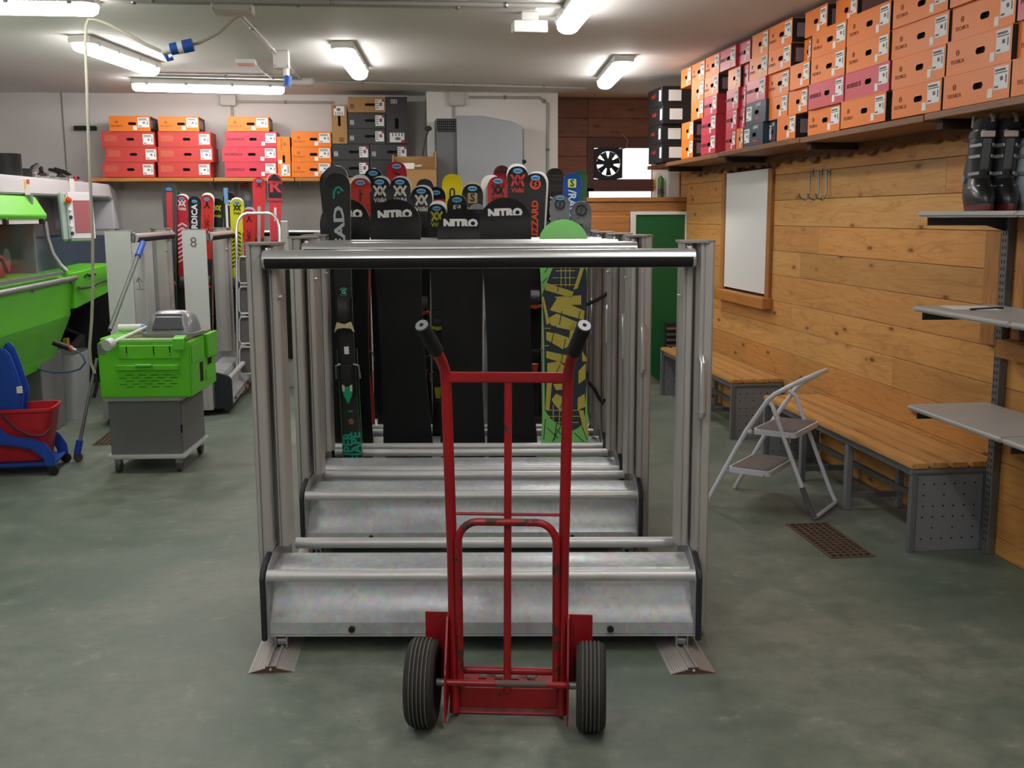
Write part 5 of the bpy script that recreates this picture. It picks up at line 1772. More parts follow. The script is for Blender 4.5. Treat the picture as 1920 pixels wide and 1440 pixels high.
# control panel on an arm
cp = at(150, 405, Y=7.75)
ct = MB()
ax = Vector((.93, .36, 0))
ct.box((-.085, -.045, -.17), (.085, .045, .16))
ct.xf(Matrix.Translation((cp.x-MX, my(7.75), cp.z)) @ Matrix.Rotation(rad(24), 4, 'Z') @ Matrix.Rotation(rad(-8), 4, 'X'))
ctl = ct.obj('control_panel', M_MW, mc, bevel=.012, seg=2)
CM = Matrix.Translation((cp.x-MX, my(7.75), cp.z)) @ Matrix.Rotation(rad(24), 4, 'Z') @ Matrix.Rotation(rad(-8), 4, 'X')
MB().box((-.045, -.050, -.12), (.065, -.044, .10)).xf(CM).obj('panel_screen', mat('reddish_screen', '#a05a60', 0.3), ctl)
MB().box((-.13, -.03, -.17), (-.085, .045, .16)).xf(CM).obj('panel_rear', mat('pale_green_grey', '#9db0a8', 0.5), ctl, bevel=.01)
MB().lathe([(.0, -.045), (.026, -.046), (.026, -.052), (.0, -.053)], (-.075, 0, .10), 'y', 16).xf(CM).obj('yellow_ring', mat('yellow_ring', '#d8ae25', 0.5), ctl)
MB().lathe([(.0, -.053), (.014, -.054), (.02, -.075), (.014, -.085), (.0, -.087)], (-.075, 0, .10), 'y', 16).xf(CM).obj('emergency_button', mat('red_button', '#c8322c', 0.35), ctl)
for k in range(4):
    MB().lathe([(.0, -.045), (.012, -.046), (.012, -.055), (.0, -.056)], (-.068, 0, .04-.055*k), 'y', 12).xf(CM).obj('push_button', M_BLK if k % 2 else M_WHT, ctl)
MB().cyl((0, .03, .0), (-.05, .30, .02), .018, 10).xf(CM).obj('panel_arm', M_MG, ctl)

# things lying on the beam
bzt = 1.8355
def beam_top(px_, dx):
    """point on top of the portal beam under photo column px_"""
    p = at(px_, 330, X=(MX+BX-dx)*MS)
    y = p.y/MS
    z = 1.80+.03*(y-Y0)/(9.45-Y0)
    return (p.x, p.y, CAM_H+(z-CAM_H)*MS+.001)


for k, (px_, w, h) in enumerate(((18, .085, .15), (43, .065, .06))):
    t = thing('black_pot', ('tall', 'low')[k]+' black round pot standing on the grey machine beam', 'pot', beam_top(px_, .12+.02*k), 0, 'black pots on the machine')
    MB().lathe([(.0, 0), (w*.92, 0), (w, .01), (w, h), (w*1.03, h+.004), (w*.9, h+.006), (w*.88, h-.02), (0, h-.02)], (0, 0, .003), 'z', 24).obj('pot_body', M_BLK, t)
for k, px_ in enumerate((60, 78, 96, 112, 128, 142)):
    t = thing('binding_clamp', '%s of six dark clamp tools lying in a row on the machine beam' % ORD[k], 'clamp', beam_top(px_, .15), rad(20*k), 'clamp tools on the machine beam')
    MB().box((-.05, -.06, 0), (.05, .06, .03)).obj('foot', M_STEEL, t, bevel=.008)
    MB().box((-.035, -.03, .03), (.035, .03, .055)).obj('jaw', M_BLK if k % 2 else mat('clamp_beige', '#8f8b80', 0.5), t, bevel=.006)
    if k in (0, 1, 3, 4):
        MB().tube([(0, -.02, .055), (.0, .03, .085), (.01, .12, .10 if k % 2 else .115)], [.016, .018, .013], 8).obj('lever', M_BLK, t)
    if k > 3:
        MB().box((-.02, -.065, .0), (.02, -.06, .05)).obj('red_tab', mat('red_tab', '#b5362f', 0.5), t)

# ------------------------------------------------------------------ hose gun and clear bin behind the cart
p = at(133, 785, Z=0)
t = thing('plastic_bin', 'clear plastic storage bin with rubbish on the floor beside the machine', 'bin', (-2.53, 8.68, 0))
M_CLR = mat('clear_plastic', '#cfd3d4', 0.3, alpha=.5)
mb = MB()
o4 = [rrect(.40, .46, .04, 3), rrect(.47, .53, .04, 3)]
rings = [[(x, y, z) for x, y in rrect(.34+.06*u, .40+.07*u, .04, 3)] for u, z in ((0, .002), (0, .02), (1, .50), (1.1, .50), (1.1, .515), (.9, .515), (-.12, .024))]
mb.loft(rings)
mb.obj('shell', M_CLR, t, smooth=40)
for k in range(9):
    r5 = random.Random(k)
    MB().ball((r5.uniform(-.12, .12), r5.uniform(-.15, .15), .07+r5.uniform(0, .09)), (.05, .05, .035), 7).obj('crumpled_scrap', mat('scrap_%d' % (k % 3), ('#a98c6c', '#c9c3b8', '#7e8b96')[k % 3], 0.8), t, smooth=0)
t = thing('hose_gun', 'black and red air gun hanging on a blue hose before the clear bin', 'air gun', (0, 0, 0))
a, b_ = at(100, 642, Y=7.78), at(143, 657, Y=7.78)
MB().cyl(a, a.lerp(b_, .7), .022, 12).obj('gun_body', M_BLK, t)
MB().cyl(a.lerp(b_, .7), a.lerp(b_, .82), .021, 12).obj('red_collar', mat('red_collar', '#c2331f', 0.4), t)
MB().cyl(a.lerp(b_, .82), b_, .014, 12, .008).obj('nozzle', M_CHROME, t)
hp_ = [at(x, y, Y=7.80) for x, y in ((143, 657), (156, 668), (160, 680), (150, 692), (130, 698), (100, 699), (60, 690))]
MB().tube(hp_, .006, 8).obj('blue_hose', mat('blue_hose', '#2e4f86', 0.4), t)

# ================================================================== grey cart with the green machine housing
CA = rad(-5)
ctp = thing('tool_cart', 'grey steel cart on casters under the green housing', 'cart', (-1.42, 6.90, 0), CA)
M_CG = mat('cart_grey', '#6b6c6e', 0.5, var=0.05)
cw, cd = .215, .28
MB().box((-cw, -cd, .115), (cw, cd, .455)).obj('body', M_CG, ctp, bevel=.004)
for z0, z1 in ((.092, .118), (.452, .482)):
    MB().box((-cw-.022, -cd-.02, z0), (cw+.022, cd+.02, z1)).obj('rim', M_ALU, ctp, bevel=.006, seg=2)
MB().box((cw, -cd+.012, .13), (cw+.004, cd-.012, .44)).obj('door', M_CG, ctp, bevel=.002)
MB().box((cw-.002, -cd-.001, .25), (cw+.006, -cd+.012, .30)).obj('finger_slot', M_DK, ctp)
for sx in (-1, 1):
    for sy in (-1, 1):
        x, y = sx*(cw-.03), sy*(cd-.03)
        k = MB().box((x-.018, y-.02, .055), (x+.018, y+.02, .092)).obj('caster_fork', M_STEEL, ctp, bevel=.003)
        MB().lathe([(.012, -.014), (.038, -.013), (.040, 0), (.038, .013), (.012, .014)], (x+.0, y+.012, .040), 'x', 20).obj('caster_wheel', M_RUBG, k)
# green housing
gh = thing('green_housing', 'lime green slotted machine housing sitting on the grey cart', 'machine housing', (-1.385, 6.86, .4825), CA)
gw, gd, gz = .272, .31, .335
MB().box((-gw, -gd, 0), (gw, gd, gz)).obj('body', M_GREEN, gh, bevel=.006, seg=2)
MB().box((-gw+.12, -gd-.006, .235), (gw-.055, -gd, .315)).obj('hinged_flap', M_GREEN, gh, bevel=.003)
MB().box((-gw+.10, -gd-.012, .165), (gw-.07, -gd, .198)).obj('drawer_front', M_GREEN, gh, bevel=.003)
MB().box((-.05, -gd-.03, .19), (.05, -gd-.012, .205)).obj('pull_handle', mat('light_green_handle', '#5fc433', 0.4), gh, bevel=.004)
for r_ in range(5):
    for k in range(5 if r_ % 2 else 4):
        x = (-.155 if r_ % 2 else -.115)+k*.075
        MB().box((x, -gd-.0008, .135-r_*.018), (x+.045, -gd+.002, .138-r_*.018)).obj('vent_slot', M_DK, gh)
for x in (-.10, .06, .155):
    MB().box((x-.003, -gd-.008, .255), (x+.003, -gd-.005, .31)).obj('latch_slot', M_DK, gh)
    MB().ball((x, -gd-.008, .262), .006, 6).obj('latch_knob', M_STEEL, gh)
# worktop of the housing
MB().box((-gw+.10, -gd+.015, gz), (gw-.02, gd-.02, gz+.012)).obj('wooden_top', wood('grimy_brown_board', '#7b6152', '#6a5145', '#4c382f', 'x', knots=False), gh)
MB().box((-gw+.115, -gd+.002, gz-.004), (gw-.085, -gd+.05, gz+.018)).obj('front_ledge', mat('pale_green_ledge', '#8fcf6a', 0.5, var=.1, vscale=12), gh, bevel=.004)
MB().prism([(-gd-.012, gz-.05), (-gd-.012, gz+.02), (-gd+.06, gz+.035), (-gd+.10, gz+.02), (-gd+.10, gz-.05)], gw-.10, gw-.03, 'x').obj('corner_block', mat('light_green_handle', '#5fc433', 0.4), gh, bevel=.004)
MB().box((-gw, -gd+.05, gz), (-gw+.14, gd, gz+.02)).obj('side_rail', M_GREEN, gh, bevel=.004)
MB().box((-gw+.0, -gd-.003, gz-.07), (-gw+.045, -gd-.001, gz-.01)).obj('grey_plate', M_STEEL, gh)
for (y0, y1, z0, z1) in ((-.10, -.02, .06, .18), (.10, .2, .14, .25)):
    MB().box((gw-.002, y0, z0), (gw+.0012, y1, z1)).obj('side_cutout', M_DK, gh)
for (y0, y1, z0, z1) in ((-.28, .02, .20, .31), (.04, .29, .05, .12)):
    MB().box((gw, y0, z0), (gw+.005, y1, z1)).obj('side_plate', M_GREEN, gh, bevel=.002)
MB().box((gw, .05, .19), (gw+.02, .30, .34)).obj('side_rim', M_GREEN, gh, bevel=.003)
# bin lid
c = at(333, 632, Y=6.85)
t = thing('bin_lid', 'silver grey swing lid of a waste bin on the green housing', 'bin lid', (-1.285, 6.84, .4825+gz+.0125), rad(-8))
def orr(w, d, z, r):
    return [(x, y, z) for x, y in rrect(w, d, r, 4)]
MB().loft([orr(.335, .26, 0, .05), orr(.335, .26, .02, .05), orr(.30, .225, .022, .05), orr(.285, .21, .07, .05), orr(.25, .175, .12, .05), orr(.17, .10, .148, .04), orr(.10, .05, .152, .02)]).obj('dome', mat('silver_plastic', '#8d8f93', 0.35, 0.3), t, smooth=50)
q = [(-.098, -.117, .042), (.098, -.117, .042), (.082, -.080, .136), (-.082, -.080, .136)]
mb = MB().add([(x, y-.001, z) for x, y, z in q]+[(x, y+.006, z-.002) for x, y, z in q], [(0, 1, 2, 3), (7, 6, 5, 4), (0, 4, 5, 1), (1, 5, 6, 2), (2, 6, 7, 3), (3, 7, 4, 0)])
mb.obj('swing_flap', mat('dark_flap', '#4b4b50', 0.4), t, bevel=.008, seg=2)
# roller sleeve
a, b_ = at(222, 607, Y=6.93), at(272, 605, Y=6.93)
zc_ = .4825+gz+.022
a.z = b_.z = zc_+.027
t = thing('foam_roller', 'white paint roller sleeve with blue end lying on the green housing', 'roller')
MB().cyl(a, a.lerp(b_, .86), .024, 16).obj('sleeve', M_WHT, t)
MB().cyl(a.lerp(b_, .86), b_, .0245, 16).obj('blue_end', mat('sky_blue_plastic', '#4f93d6', 0.4), t)
# white pole with clamp heads
t = thing('clamp_pole', 'white pole with round clear end lying across the green housing', 'pole')
a, b_ = at(205, 645, Y=6.50), at(296, 604, Y=6.95)
MB().cyl(a, b_, .011, 12).obj('tube', M_WHT, t)
d = (b_-a).normalized()
MB().cyl(a-d*.03, a+d*.02, .034, 16).obj('round_end', mat('cloudy_plastic', '#c9cccd', 0.35), t)
MB().ball(b_, .02, 8).obj('joint', M_WHT, t)

# ================================================================== mop bucket trolley
bk = thing('mop_bucket', 'red mop bucket in a blue wheeled frame with wringer before the machine', 'mop bucket', (-2.29, 6.80, 0), rad(4))
M_BKR = mat('red_plastic', '#c4222f', 0.4)
rings = []
for (w, d, z, r) in ((.44, .25, .085, .05), (.45, .26, .10, .05), (.55, .30, .385, .06), (.575, .32, .392, .06), (.575, .32, .41, .06), (.545, .29, .41, .05), (.44, .24, .11, .04)):
    rings.append([(x, y, z) for x, y in rrect(w, d, r, 4)])
MB().loft(rings).obj('bucket', M_BKR, bk, smooth=50)
MB().tube([(.0, -.165, .39), (.08, -.19, .30), (.16, -.19, .255), (.23, -.18, .25), (.27, -.14, .29)], .007, 8).obj('bail_handle', mat('dark_wire', '#3a2328', 0.5), bk)
for sy, y in ((-1, -.175), (1, .175)):
    ol = [(-.26, .24), (-.12, .26), (-.06, .22), (.0, .20), (.08, .19), (.16, .165), (.22, .11), (.235, .055), (.29, .055), (.285, .12), (.24, .20), (.16, .235), (.08, .245), (.02, .27), (-.03, .33), (-.08, .40), (-.26, .40)]
    MB().prism(ol, y-.018, y+.018, 'y').obj('side_frame', M_BLUE, bk, bevel=.008, seg=2)
    for x in (.262, -.22):
        if x < 0:
            MB().prism([(x-.03, .055), (x+.03, .055), (x+.03, .32), (x-.03, .32)], y-.015, y+.015, 'y').obj('rear_leg', M_BLUE, bk, bevel=.006)
        f = MB().box((x-.018, y-.018, .03), (x+.018, y+.018, .06)).obj('caster_fork', M_BLK, bk, bevel=.004)
        MB().lathe([(.008, -.012), (.03, -.012), (.033, 0), (.03, .012), (.008, .012)], (x+.012, y, .033), 'y', 18).obj('caster_wheel', M_BLK, f)
MB().box((-.28, -.16, .055), (.28, .16, .08)).obj('base_tray', M_BLUE, bk, bevel=.008)
# wringer jaws
for dy, sc_ in ((-.06, 1.0), (.07, 1.06)):
    ol = [(-.07, .36), (.09, .36), (.11, .50), (.07, .66), (.045, .74), (.01, .78), (-.03, .78), (-.07, .74)]
    MB().prism([(x, .36+(z-.36)*sc_) for x, z in ol], dy-.02, dy+.02, 'y').obj('wringer_jaw', M_BLUE, bk, bevel=.012, seg=2)
MB().box((.075, -.084, .50), (.105, -.07, .54)).obj('white_label', M_PAPER, bk)
MB().tube([(.34, .19, .06), (.36, .19, .12), (.435, .22, .44), (.49, .24, .66)], [.014, .012, .010, .010], 10).obj('lever_pole', M_STEEL, bk)
MB().cyl((.34, .19, .05), (.362, .19, .14), .022, 10).obj('lever_joint', M_BLUE, bk)
MB().lathe([(.006, -.012), (.028, -.012), (.03, 0), (.028, .012), (.006, .012)], (.345, .19, .03), 'y', 16).obj('lever_wheel', mat('brown_wheel', '#4a3d33', 0.7), bk)

# pole with blue grip standing on the housing, leaning back on the side rack
t = thing('broom_pole', 'grey pole with blue grip standing on the green housing and leaning back', 'pole')
b_, c_ = at(206, 622, Y=7.10), at(268, 455, Y=8.05)
b_.z = .4825+gz+.021
d = (c_-b_).normalized()
MB().cyl(b_, c_, .014, 12).obj('pole', mat('grey_green_pole', '#56605a', 0.5), t)
MB().cyl(c_-d*.19, c_, .021, 12).obj('grip', mat('royal_blue_grip', '#1c4aa8', 0.4), t)

# ================================================================== racks of the left bay
M_WPANEL = mat('white_post_panel', '#c9ccca', 0.5)
r1 = ski_rack('ski_rack', 'side on ski rack with plain white post face beside the machine', (-1.685, 8.95, 0), rad(90), half=.75, handle=False, rail=False, caster=True, group='ski racks of the left bay')
r2 = ski_rack('ski_rack', 'side on ski rack with the number 8 on its white post', (-1.205, 9.25, 0), rad(90), half=.68, handle=False, rail=False, caster=True, group='ski racks of the left bay')
r3 = ski_rack('ski_rack', 'frontal ski rack at the back wall under the pine shelf', (-1.10, 10.33, 0), 0, half=.72, handle=False, rail=False, caster=True, group='ski racks of the left bay')
for r, num in ((r1, None), (r2, '8')):
    hf = .75 if num is None else .68
    MB().box((-hf-.070, .115, .30), (-hf-.063, .295, 1.455)).obj('post_panel', M_WPANEL, r)
    if num:
        frame(link('number', text_me(num, .11, M_INK, ext=.0006), r), (-hf-.0715, .21, 1.36), (0, -1, 0), (0, 0, 1))
# numbered white board
a, b_ = at(246, 452, Y=8.55), at(279, 617, Y=8.55)
t = thing('numbered_board', 'white board with a pencilled sign standing between the left racks', 'board', ((a.x+b_.x)/2, 8.55, 0))
hw = (b_.x-a.x)/2
MB().box((-hw, 0, 0), (hw, .012, a.z)).obj('board_sheet', mat('board_white', '#d3d1d6', 0.5), t, bevel=.003)
frame(link('pencil_sign', strokes([[(-.03, -.01), (-.005, .03), (.02, -.005)], [(-.01, .03), (0, -.05)], [(-.025, -.06), (.03, -.06)]], .004).mesh('pencil_sign', M_INK, smooth=0), t), (0, -.001, at(262, 528, Y=8.55).z), (1, 0, 0), (0, 0, 1))

# ---- skis in the left bay
EXW = Vector((1, 0, 0))
LS = [
 ('dark grey ski with a long red stripe in the left bay', (317, 344), 331, .132, '#454a50', [('oval', .05, .052, ''), ('strip', .075, .36, '#d23b40', .05)], '#d0333a', 10.02, 9.95, None),
 ('dark green ski edge behind the grey and red ski', (331, 358), 338, .10, '#1c6b33', [], None, 10.15, 10.1, None),
 ('red ski with white double V mark and chevrons in the left bay', (341, 366), 352, .118, '#b8203a', [('oval', .03, .05, ''), ('vv', .075, .032, '#ddd8d8'), ('txt', .122, .034, '#ddd8d8', 'Völkl', 0), ('chevrons', .25, .045, '#e2cfd2')], '#1a1a1a', 10.1, 10.02, ('white tipped rear ski behind the red chevron ski', .012, .004, '#d9d9d7')),
 ('black ski with large white vertical letters in the left bay', (365, 368), 372, .118, '#121418', [('oval', .045, .05, ''), ('txt', .24, .070, '#e2e4e6', 'NORDICA', -90, 1.05)], None, 10.1, 10.02, None),
 ('red ski with black peak mark beside the black lettered ski', (388, 365), 396, .118, '#c92c26', [('oval', .04, .05, ''), ('peak', .095, .034, '#2a0d0d'), ('txt', .29, .06, '#8f1512', 'ATOMIC', -90, 1.0), ('band', .58, .3, '#1b1517')], '#c92c26', 10.1, 10.02, ('white tipped rear ski behind the red peak ski', .016, .004, '#e2e2e0')),
 ('black ski with yellow double V mark in the left bay', (408, 372), 412, .115, '#15160f', [('vv', .09, .03, '#b9bd1c'), ('txt', .16, .032, '#b9bd1c', 'Völkl', 0)], None, 10.2, 10.15, None),
 ('black ski with white mark behind the blue topped handle', (430, 361), 436, .115, '#171a1e', [('vv', .10, .032, '#cfd3d6')], None, 10.2, 10.15, None),
 ('yellow ski with black double V mark and chevrons in the left bay', (445, 373), 444, .126, '#d3d31d', [('oval', .035, .05, ''), ('vv', .082, .032, '#17180d'), ('txt', .13, .032, '#3a3a14', 'Völkl', 0), ('chevrons', .29, .042, '#26260f')], '#1a1a1a', 10.05, 9.98, ('white tipped rear ski behind the yellow chevron ski', .014, -.004, '#e0e0de')),
 ('short red ski with black peak mark behind the silver ladder', (467, 392), 474, .118, '#cc2d2c', [('peak', .09, .03, '#2a0d0d'), ('txt', .28, .05, '#7c1414', 'ATOMIC', -90, 1.0)], '#b5302c', 10.05, 9.98, ('grey tipped rear ski behind the short red peak ski', .02, .0, '#8f9598')),
 ('tall red ski with small peak mark and pale stripe under the shelf', (486, 333), 489, .120, '#d3303a', [('oval', .03, .05, ''), ('peak', .065, .026, '#5a0f16'), ('band', .54, .4, '#5c1d2c'), ('strip', .255, .5, '#b9a59f', .03)], None, 10.05, 10.0, None),
 ('tall red and black ski with large R mark under the shelf', (515, 326), 525, .130, '#d23a48', [('band', .0, .06, '#1b1c22'), ('oval', .03, .05, ''), ('band', .085, .13, '#1f222a'), ('txt', .115, .15, '#d23a48', 'R', 0, 1.15), ('txt', .245, .026, '#7c1f2a', 'ROSSIGNOL', 0), ('strip', .30, .12, '#e8dadb', .022), ('band', .60, .3, '#2b2440')], '#26304a', 10.05, 10.0, ('pale rear ski behind the large R ski', .006, -.006, '#e0c9cc')),
]
for (lb, top, xb, tw, fc, dec, bd, yb_, yt_, mt) in LS:
    ski(lb, ends_free(top, xb, yb_, yt_, .002), tw, fc, dec, bd, mate=mt, ex=EXW)

# blue topped handle
t = thing('brush_handle', 'grey brush pole with pale blue end standing among the left skis', 'pole')
a, b_ = at(423, 352, Y=9.95), at(424, 640, Y=9.95)
b_.z = 0.0
MB().cyl((a.x, 9.95, 0), (a.x, 9.95, a.z-.14), .011, 10).obj('pole', M_WHT, t)
MB().cyl((a.x, 9.95, a.z-.14), (a.x, 9.95, a.z), .017, 10, .02).obj('blue_end', mat('pale_blue_end', '#6ba3cf', 0.4), t)

# spray bottle on a little wall bracket
p = at(464, 396, Y=10.62)
t = thing('spray_bottle', 'clear spray bottle with blue liquid and red trigger under the back shelf', 'bottle', (p.x, 10.62, p.z))
MB().lathe([(.0, 0), (.04, 0), (.045, .01), (.045, .14), (.018, .20), (.015, .22), (0, .22)], (0, 0, 0), 'z', 18).obj('flask', mat('clear_flask', '#b7c3c9', 0.2, alpha=.4), t)
MB().lathe([(.0, .004), (.039, .004), (.042, .012), (.042, .10), (0, .10)], (0, 0, 0), 'z', 18).obj('liquid', mat('blue_liquid', '#2f74ad', 0.3), t)
MB().prism([(-.06, .25), (.02, .28), (.03, .22), (-.02, .22), (-.045, .20)], -.012, .012, 'y').obj('trigger', mat('red_trigger', '#c0453a', 0.45), t, bevel=.004)
t2_ = thing('bottle_bracket', 'small grey wall bracket holding the spray bottle', 'bracket', (p.x, 10.62, p.z))
MB().box((-.07, -.06, -.018), (.07, BY-10.62, -.001)).obj('ledge', M_STEEL, t2_)

# ------------------------------------------------------------------ silver folding ladder
t = thing('step_ladder', 'folded silver step ladder with grey steps before the red skis', 'ladder')
LYB, LYT = 9.45, 9.72
a, b_ = at(443, 400, Y=LYT), at(523, 400, Y=LYT)
fa, fb = at(446, 740, Y=LYB), at(528, 740, Y=LYB)
zt = a.z
def lp_(u, v):
    """u across 0..1, v up in metres"""
    f = v/zt
    x = (fa.x*(1-f)+a.x*f)*(1-u)+(fb.x*(1-f)+b_.x*f)*u
    return (x, LYB+(LYT-LYB)*f, v)
rail = [lp_(0, .02), lp_(0, zt-.13), lp_(.04, zt-.06), lp_(.14, zt-.015), lp_(.25, zt), lp_(.75, zt), lp_(.86, zt-.015), lp_(.96, zt-.06), lp_(1, zt-.13), lp_(1, .02)]
MB().tube(rail, .013, 10).obj('rail_loop', M_CHROME, t)
for k, (v0, v1) in enumerate(((.98, 1.21), (.72, .95), (.46, .69), (.20, .43))):
    def rp(i):
        return [lp_(u, v) for u, v in ((.10, v0), (.90, v0), (.94, v0+.03), (.94, v1-.03), (.90, v1), (.10, v1), (.06, v1-.03), (.06, v0+.03))]
    pts = [(x, y-.02, z) for x, y, z in rp(0)]
    n = len(pts)
    mb = MB().add(pts+[(x, y+.02, z) for x, y, z in pts], [tuple(range(n)), tuple(range(2*n-1, n-1, -1))]+[(i, (i+1) % n, n+(i+1) % n, n+i) for i in range(n)])
    s_ = mb.obj('step', mat('grey_step', '#55524f', 0.7, var=.1, vscale=14), t)
    MB().tube([(x, y-.022, z) for x, y, z in pts], .008, 8, closed=True).obj('step_frame', mat('pale_step_frame', '#b6bcc6', 0.4, .3), s_)
MB().tube([lp_(.1, .03), (lp_(.1, .03)[0], LYT+.10, .015), (lp_(.1, .03)[0], LYT+.05, 1.2)], .011, 8).obj('rear_leg', M_CHROME, t)
MB().tube([lp_(.9, .03), (lp_(.9, .03)[0], LYT+.10, .015), (lp_(.9, .03)[0], LYT+.05, 1.2)], .011, 8).obj('rear_leg', M_CHROME, t)
for u in (0, 1):
    q = lp_(u, .0)
    MB().cyl((q[0], q[1], 0), (q[0], q[1], .04), .018, 10).obj('foot_cap', M_RUBG, t)

# black cloth covered post beside the ladder
a, b_ = at(533, 414, Y=9.9), at(536, 672, Y=9.9)
t = thing('covered_pole', 'grey pole with a black cloth sleeve between the ladder and the rack posts', 'pole', (a.x, 9.9, 0))
MB().box((-.035, -.02, 0), (.035, .02, a.z)).obj('pole', M_ALUD, t, bevel=.006)
MB().box((-.05, -.045, b_.z), (.055, .03, at(535, 500, Y=9.9).z+.12)).obj('cloth_sleeve', mat('black_cloth', '#141416', 0.85), t, bevel=.012, seg=2)

# ================================================================== air heater before the pillar
p0, p1 = at(856, 217, Y=10.08), at(981, 330, Y=10.08)
t = thing('air_heater', 'tall grey warm air cabinet with perforated side before the white pillar', 'heater', (0, 0, 0))
xl = at(818, 222, Y=10.08).x
M_AH = mat('heater_grey', '#9ba1a6', 0.45, var=.03)
ol = [(p0.x, 0.0), (p1.x-.03, 0.0), (p1.x, .03), (p1.x, at(981, 238, Y=10.08).z), (at(960, 228, Y=10.08).x, at(960, 228, Y=10.08).z), (at(905, 217, Y=10.08).x, p0.z), (p0.x, p0.z)]
MB().prism(ol, 10.08, 10.43, 'y').obj('front_shell', M_AH, t, bevel=.006, smooth=0)
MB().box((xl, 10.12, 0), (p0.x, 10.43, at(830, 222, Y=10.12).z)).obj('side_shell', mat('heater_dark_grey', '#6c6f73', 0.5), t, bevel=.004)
zz0, zz1 = at(830, 247, Y=10.12).z, at(830, 224, Y=10.12).z
pm = MB().box((xl+.01, 10.115, zz0), (p0.x-.01, 10.12, zz1)).obj('perforated_panel', M_DK, t)
mb = MB()
for i in range(9):
    for j in range(5):
        mb.ball((xl+.02+i*(p0.x-xl-.04)/8+(.005 if j % 2 else 0), 10.113, zz0+.012+j*(zz1-zz0-.024)/4), (.006, .003, .006), 6)
o = mb.obj('perforation_web', M_STEEL, pm)
o['kind'] = 'stuff'
MB().cyl((p1.x+.004, 10.10, p1.z+.05), (p1.x+.004, 10.10, ol[3][1]-.02), .008, 8).obj('edge_rod', M_STEEL, t)
MB().ball((p1.x+.01, 10.08, at(981, 303, Y=10.08).z), .02, 8).obj('knob', M_BLK, t)
# lamp on a stalk beside it
MB().tube([at(x, y, Y=10.1) for x, y in ((803, 246), (797, 262), (793, 290), (794, 310), (800, 330))], .006, 8).obj('cable', M_BLK, t)
MB().ball(at(803, 241, Y=10.1), (.035, .03, .025), 8).obj('sensor_head', mat('dark_olive_head', '#2f352b', 0.5), t)
# ================================================================== ceiling lamps
def lamp_mat():
    t = NT('lit_diffuser')
    e = t.n('Emission')
    e.inputs[0].default_value = (1.0, 0.965, 0.93, 1)
    e.inputs[1].default_value = LAMP_POWER
    t.l(e.outputs[0], t.out.inputs[0])
    return t.m


M_LIT = lamp_mat()
M_HSG = mat('lamp_housing_grey', '#c9c7c2', 0.5)


def lamp(label, c, rz, ln=1.27):
    t = thing('tube_lamp', label, 'ceiling lamp', (c[0], c[1], CEIL), rz, 'ceiling tube lamps')
    h = ln/2
    ol = [(-.070, -.001), (.070, -.001), (.078, -.035), (.074, -.052), (-.074, -.052), (-.078, -.035)]
    MB().prism(ol, -h, h, 'x').obj('housing', M_HSG, t, bevel=.006)
    n = 10
    rings = []
    for (x, s) in ((-h+.005, .55), (-h+.012, .8), (-h+.035, 1.0), (h-.035, 1.0), (h-.012, .8), (h-.005, .55)):
        rings.append([(x, .066*s*math.cos(math.pi*k/n), -.052-.056*s*math.sin(math.pi*k/n)**.7) for k in range(n+1)])
    MB().loft(rings).obj('diffuser', M_LIT, t, smooth=60)
    for x in (-h*.8, -h*.3, h*.3, h*.8):
        for sy in (-1, 1):
            MB().box((x-.012, sy*.076-.004, -.06), (x+.012, sy*.076+.004, -.03)).obj('clip', M_STEEL, t)
    return t


zl = CEIL-.085
p = at(172, 22, Z=zl)
lamp('lit tube lamp at the top left corner of the picture, crosswise', (p.x-.60, p.y), 0)
for lb, pa, pb in (('lit tube lamp above the green machine, end on, behind the hanging cable', (158, 93), (280, 136)),
                   ('lit tube lamp above the brick red boxes, crosswise', (258, 166), (524, 172)),
                   ('lit tube lamp over the ski racks, nearest the black boxes', (640, 97), (676, 148)),
                   ('lit tube lamp before the fan window', (1172, 122), (1132, 165))):
    a, b_ = at(pa[0], pa[1], Z=zl), at(pb[0], pb[1], Z=zl)
    m_ = (a+b_)/2
    lamp(lb, (m_.x, m_.y), math.atan2(b_.y-a.y, b_.x-a.x))
a, b_ = at(1064, 58, Z=zl), at(1108, 0, Z=zl)
d = (b_-a).normalized()
m_ = a+d*.62
lamp('lit tube lamp cut by the top edge beside the white emergency lamp', (m_.x, m_.y), math.atan2(d.y, d.x))
# unseen lamps added out of view to bring more light
for k, (x, y, r) in enumerate(((-1.7, 3.6, 90), (1.0, 2.4, 90), (-.5, 1.2, 90), (1.4, -.6, 90), (-1.6, -.6, 90))):
    lamp('added unseen tube lamp for more light, %s of five' % ORD[k], (x, y), rad(r))

# ================================================================== conduits and boxes
M_CND = mat('grey_conduit', '#a9a7a2', 0.5)


def run(label, pts, r=.012, name='conduit'):
    t = thing(name, label, 'conduit', (0, 0, 0), 0, 'electrical conduits')
    for a, b_ in zip(pts[:-1], pts[1:]):
        MB().cyl(a, b_, r, 10).obj('pipe', M_CND, t)
    mids = []
    for a, b_ in zip(pts[:-1], pts[1:]):
        L_ = (Vector(b_)-Vector(a)).length
        n = max(1, int(L_/.8))
        for k in range(n):
            q = Vector(a).lerp(Vector(b_), (k+.5)/n)
            MB().ball(q, r*1.5, 8).obj('clip', M_STEEL, t)
    for q in pts[1:-1]:
        MB().ball(q, r*1.12, 8).obj('elbow', M_CND, t)
    return t


def cz(x, y, dz=.014):
    p = at(x, y, Z=CEIL-dz)
    return (p.x, p.y, CEIL-dz)


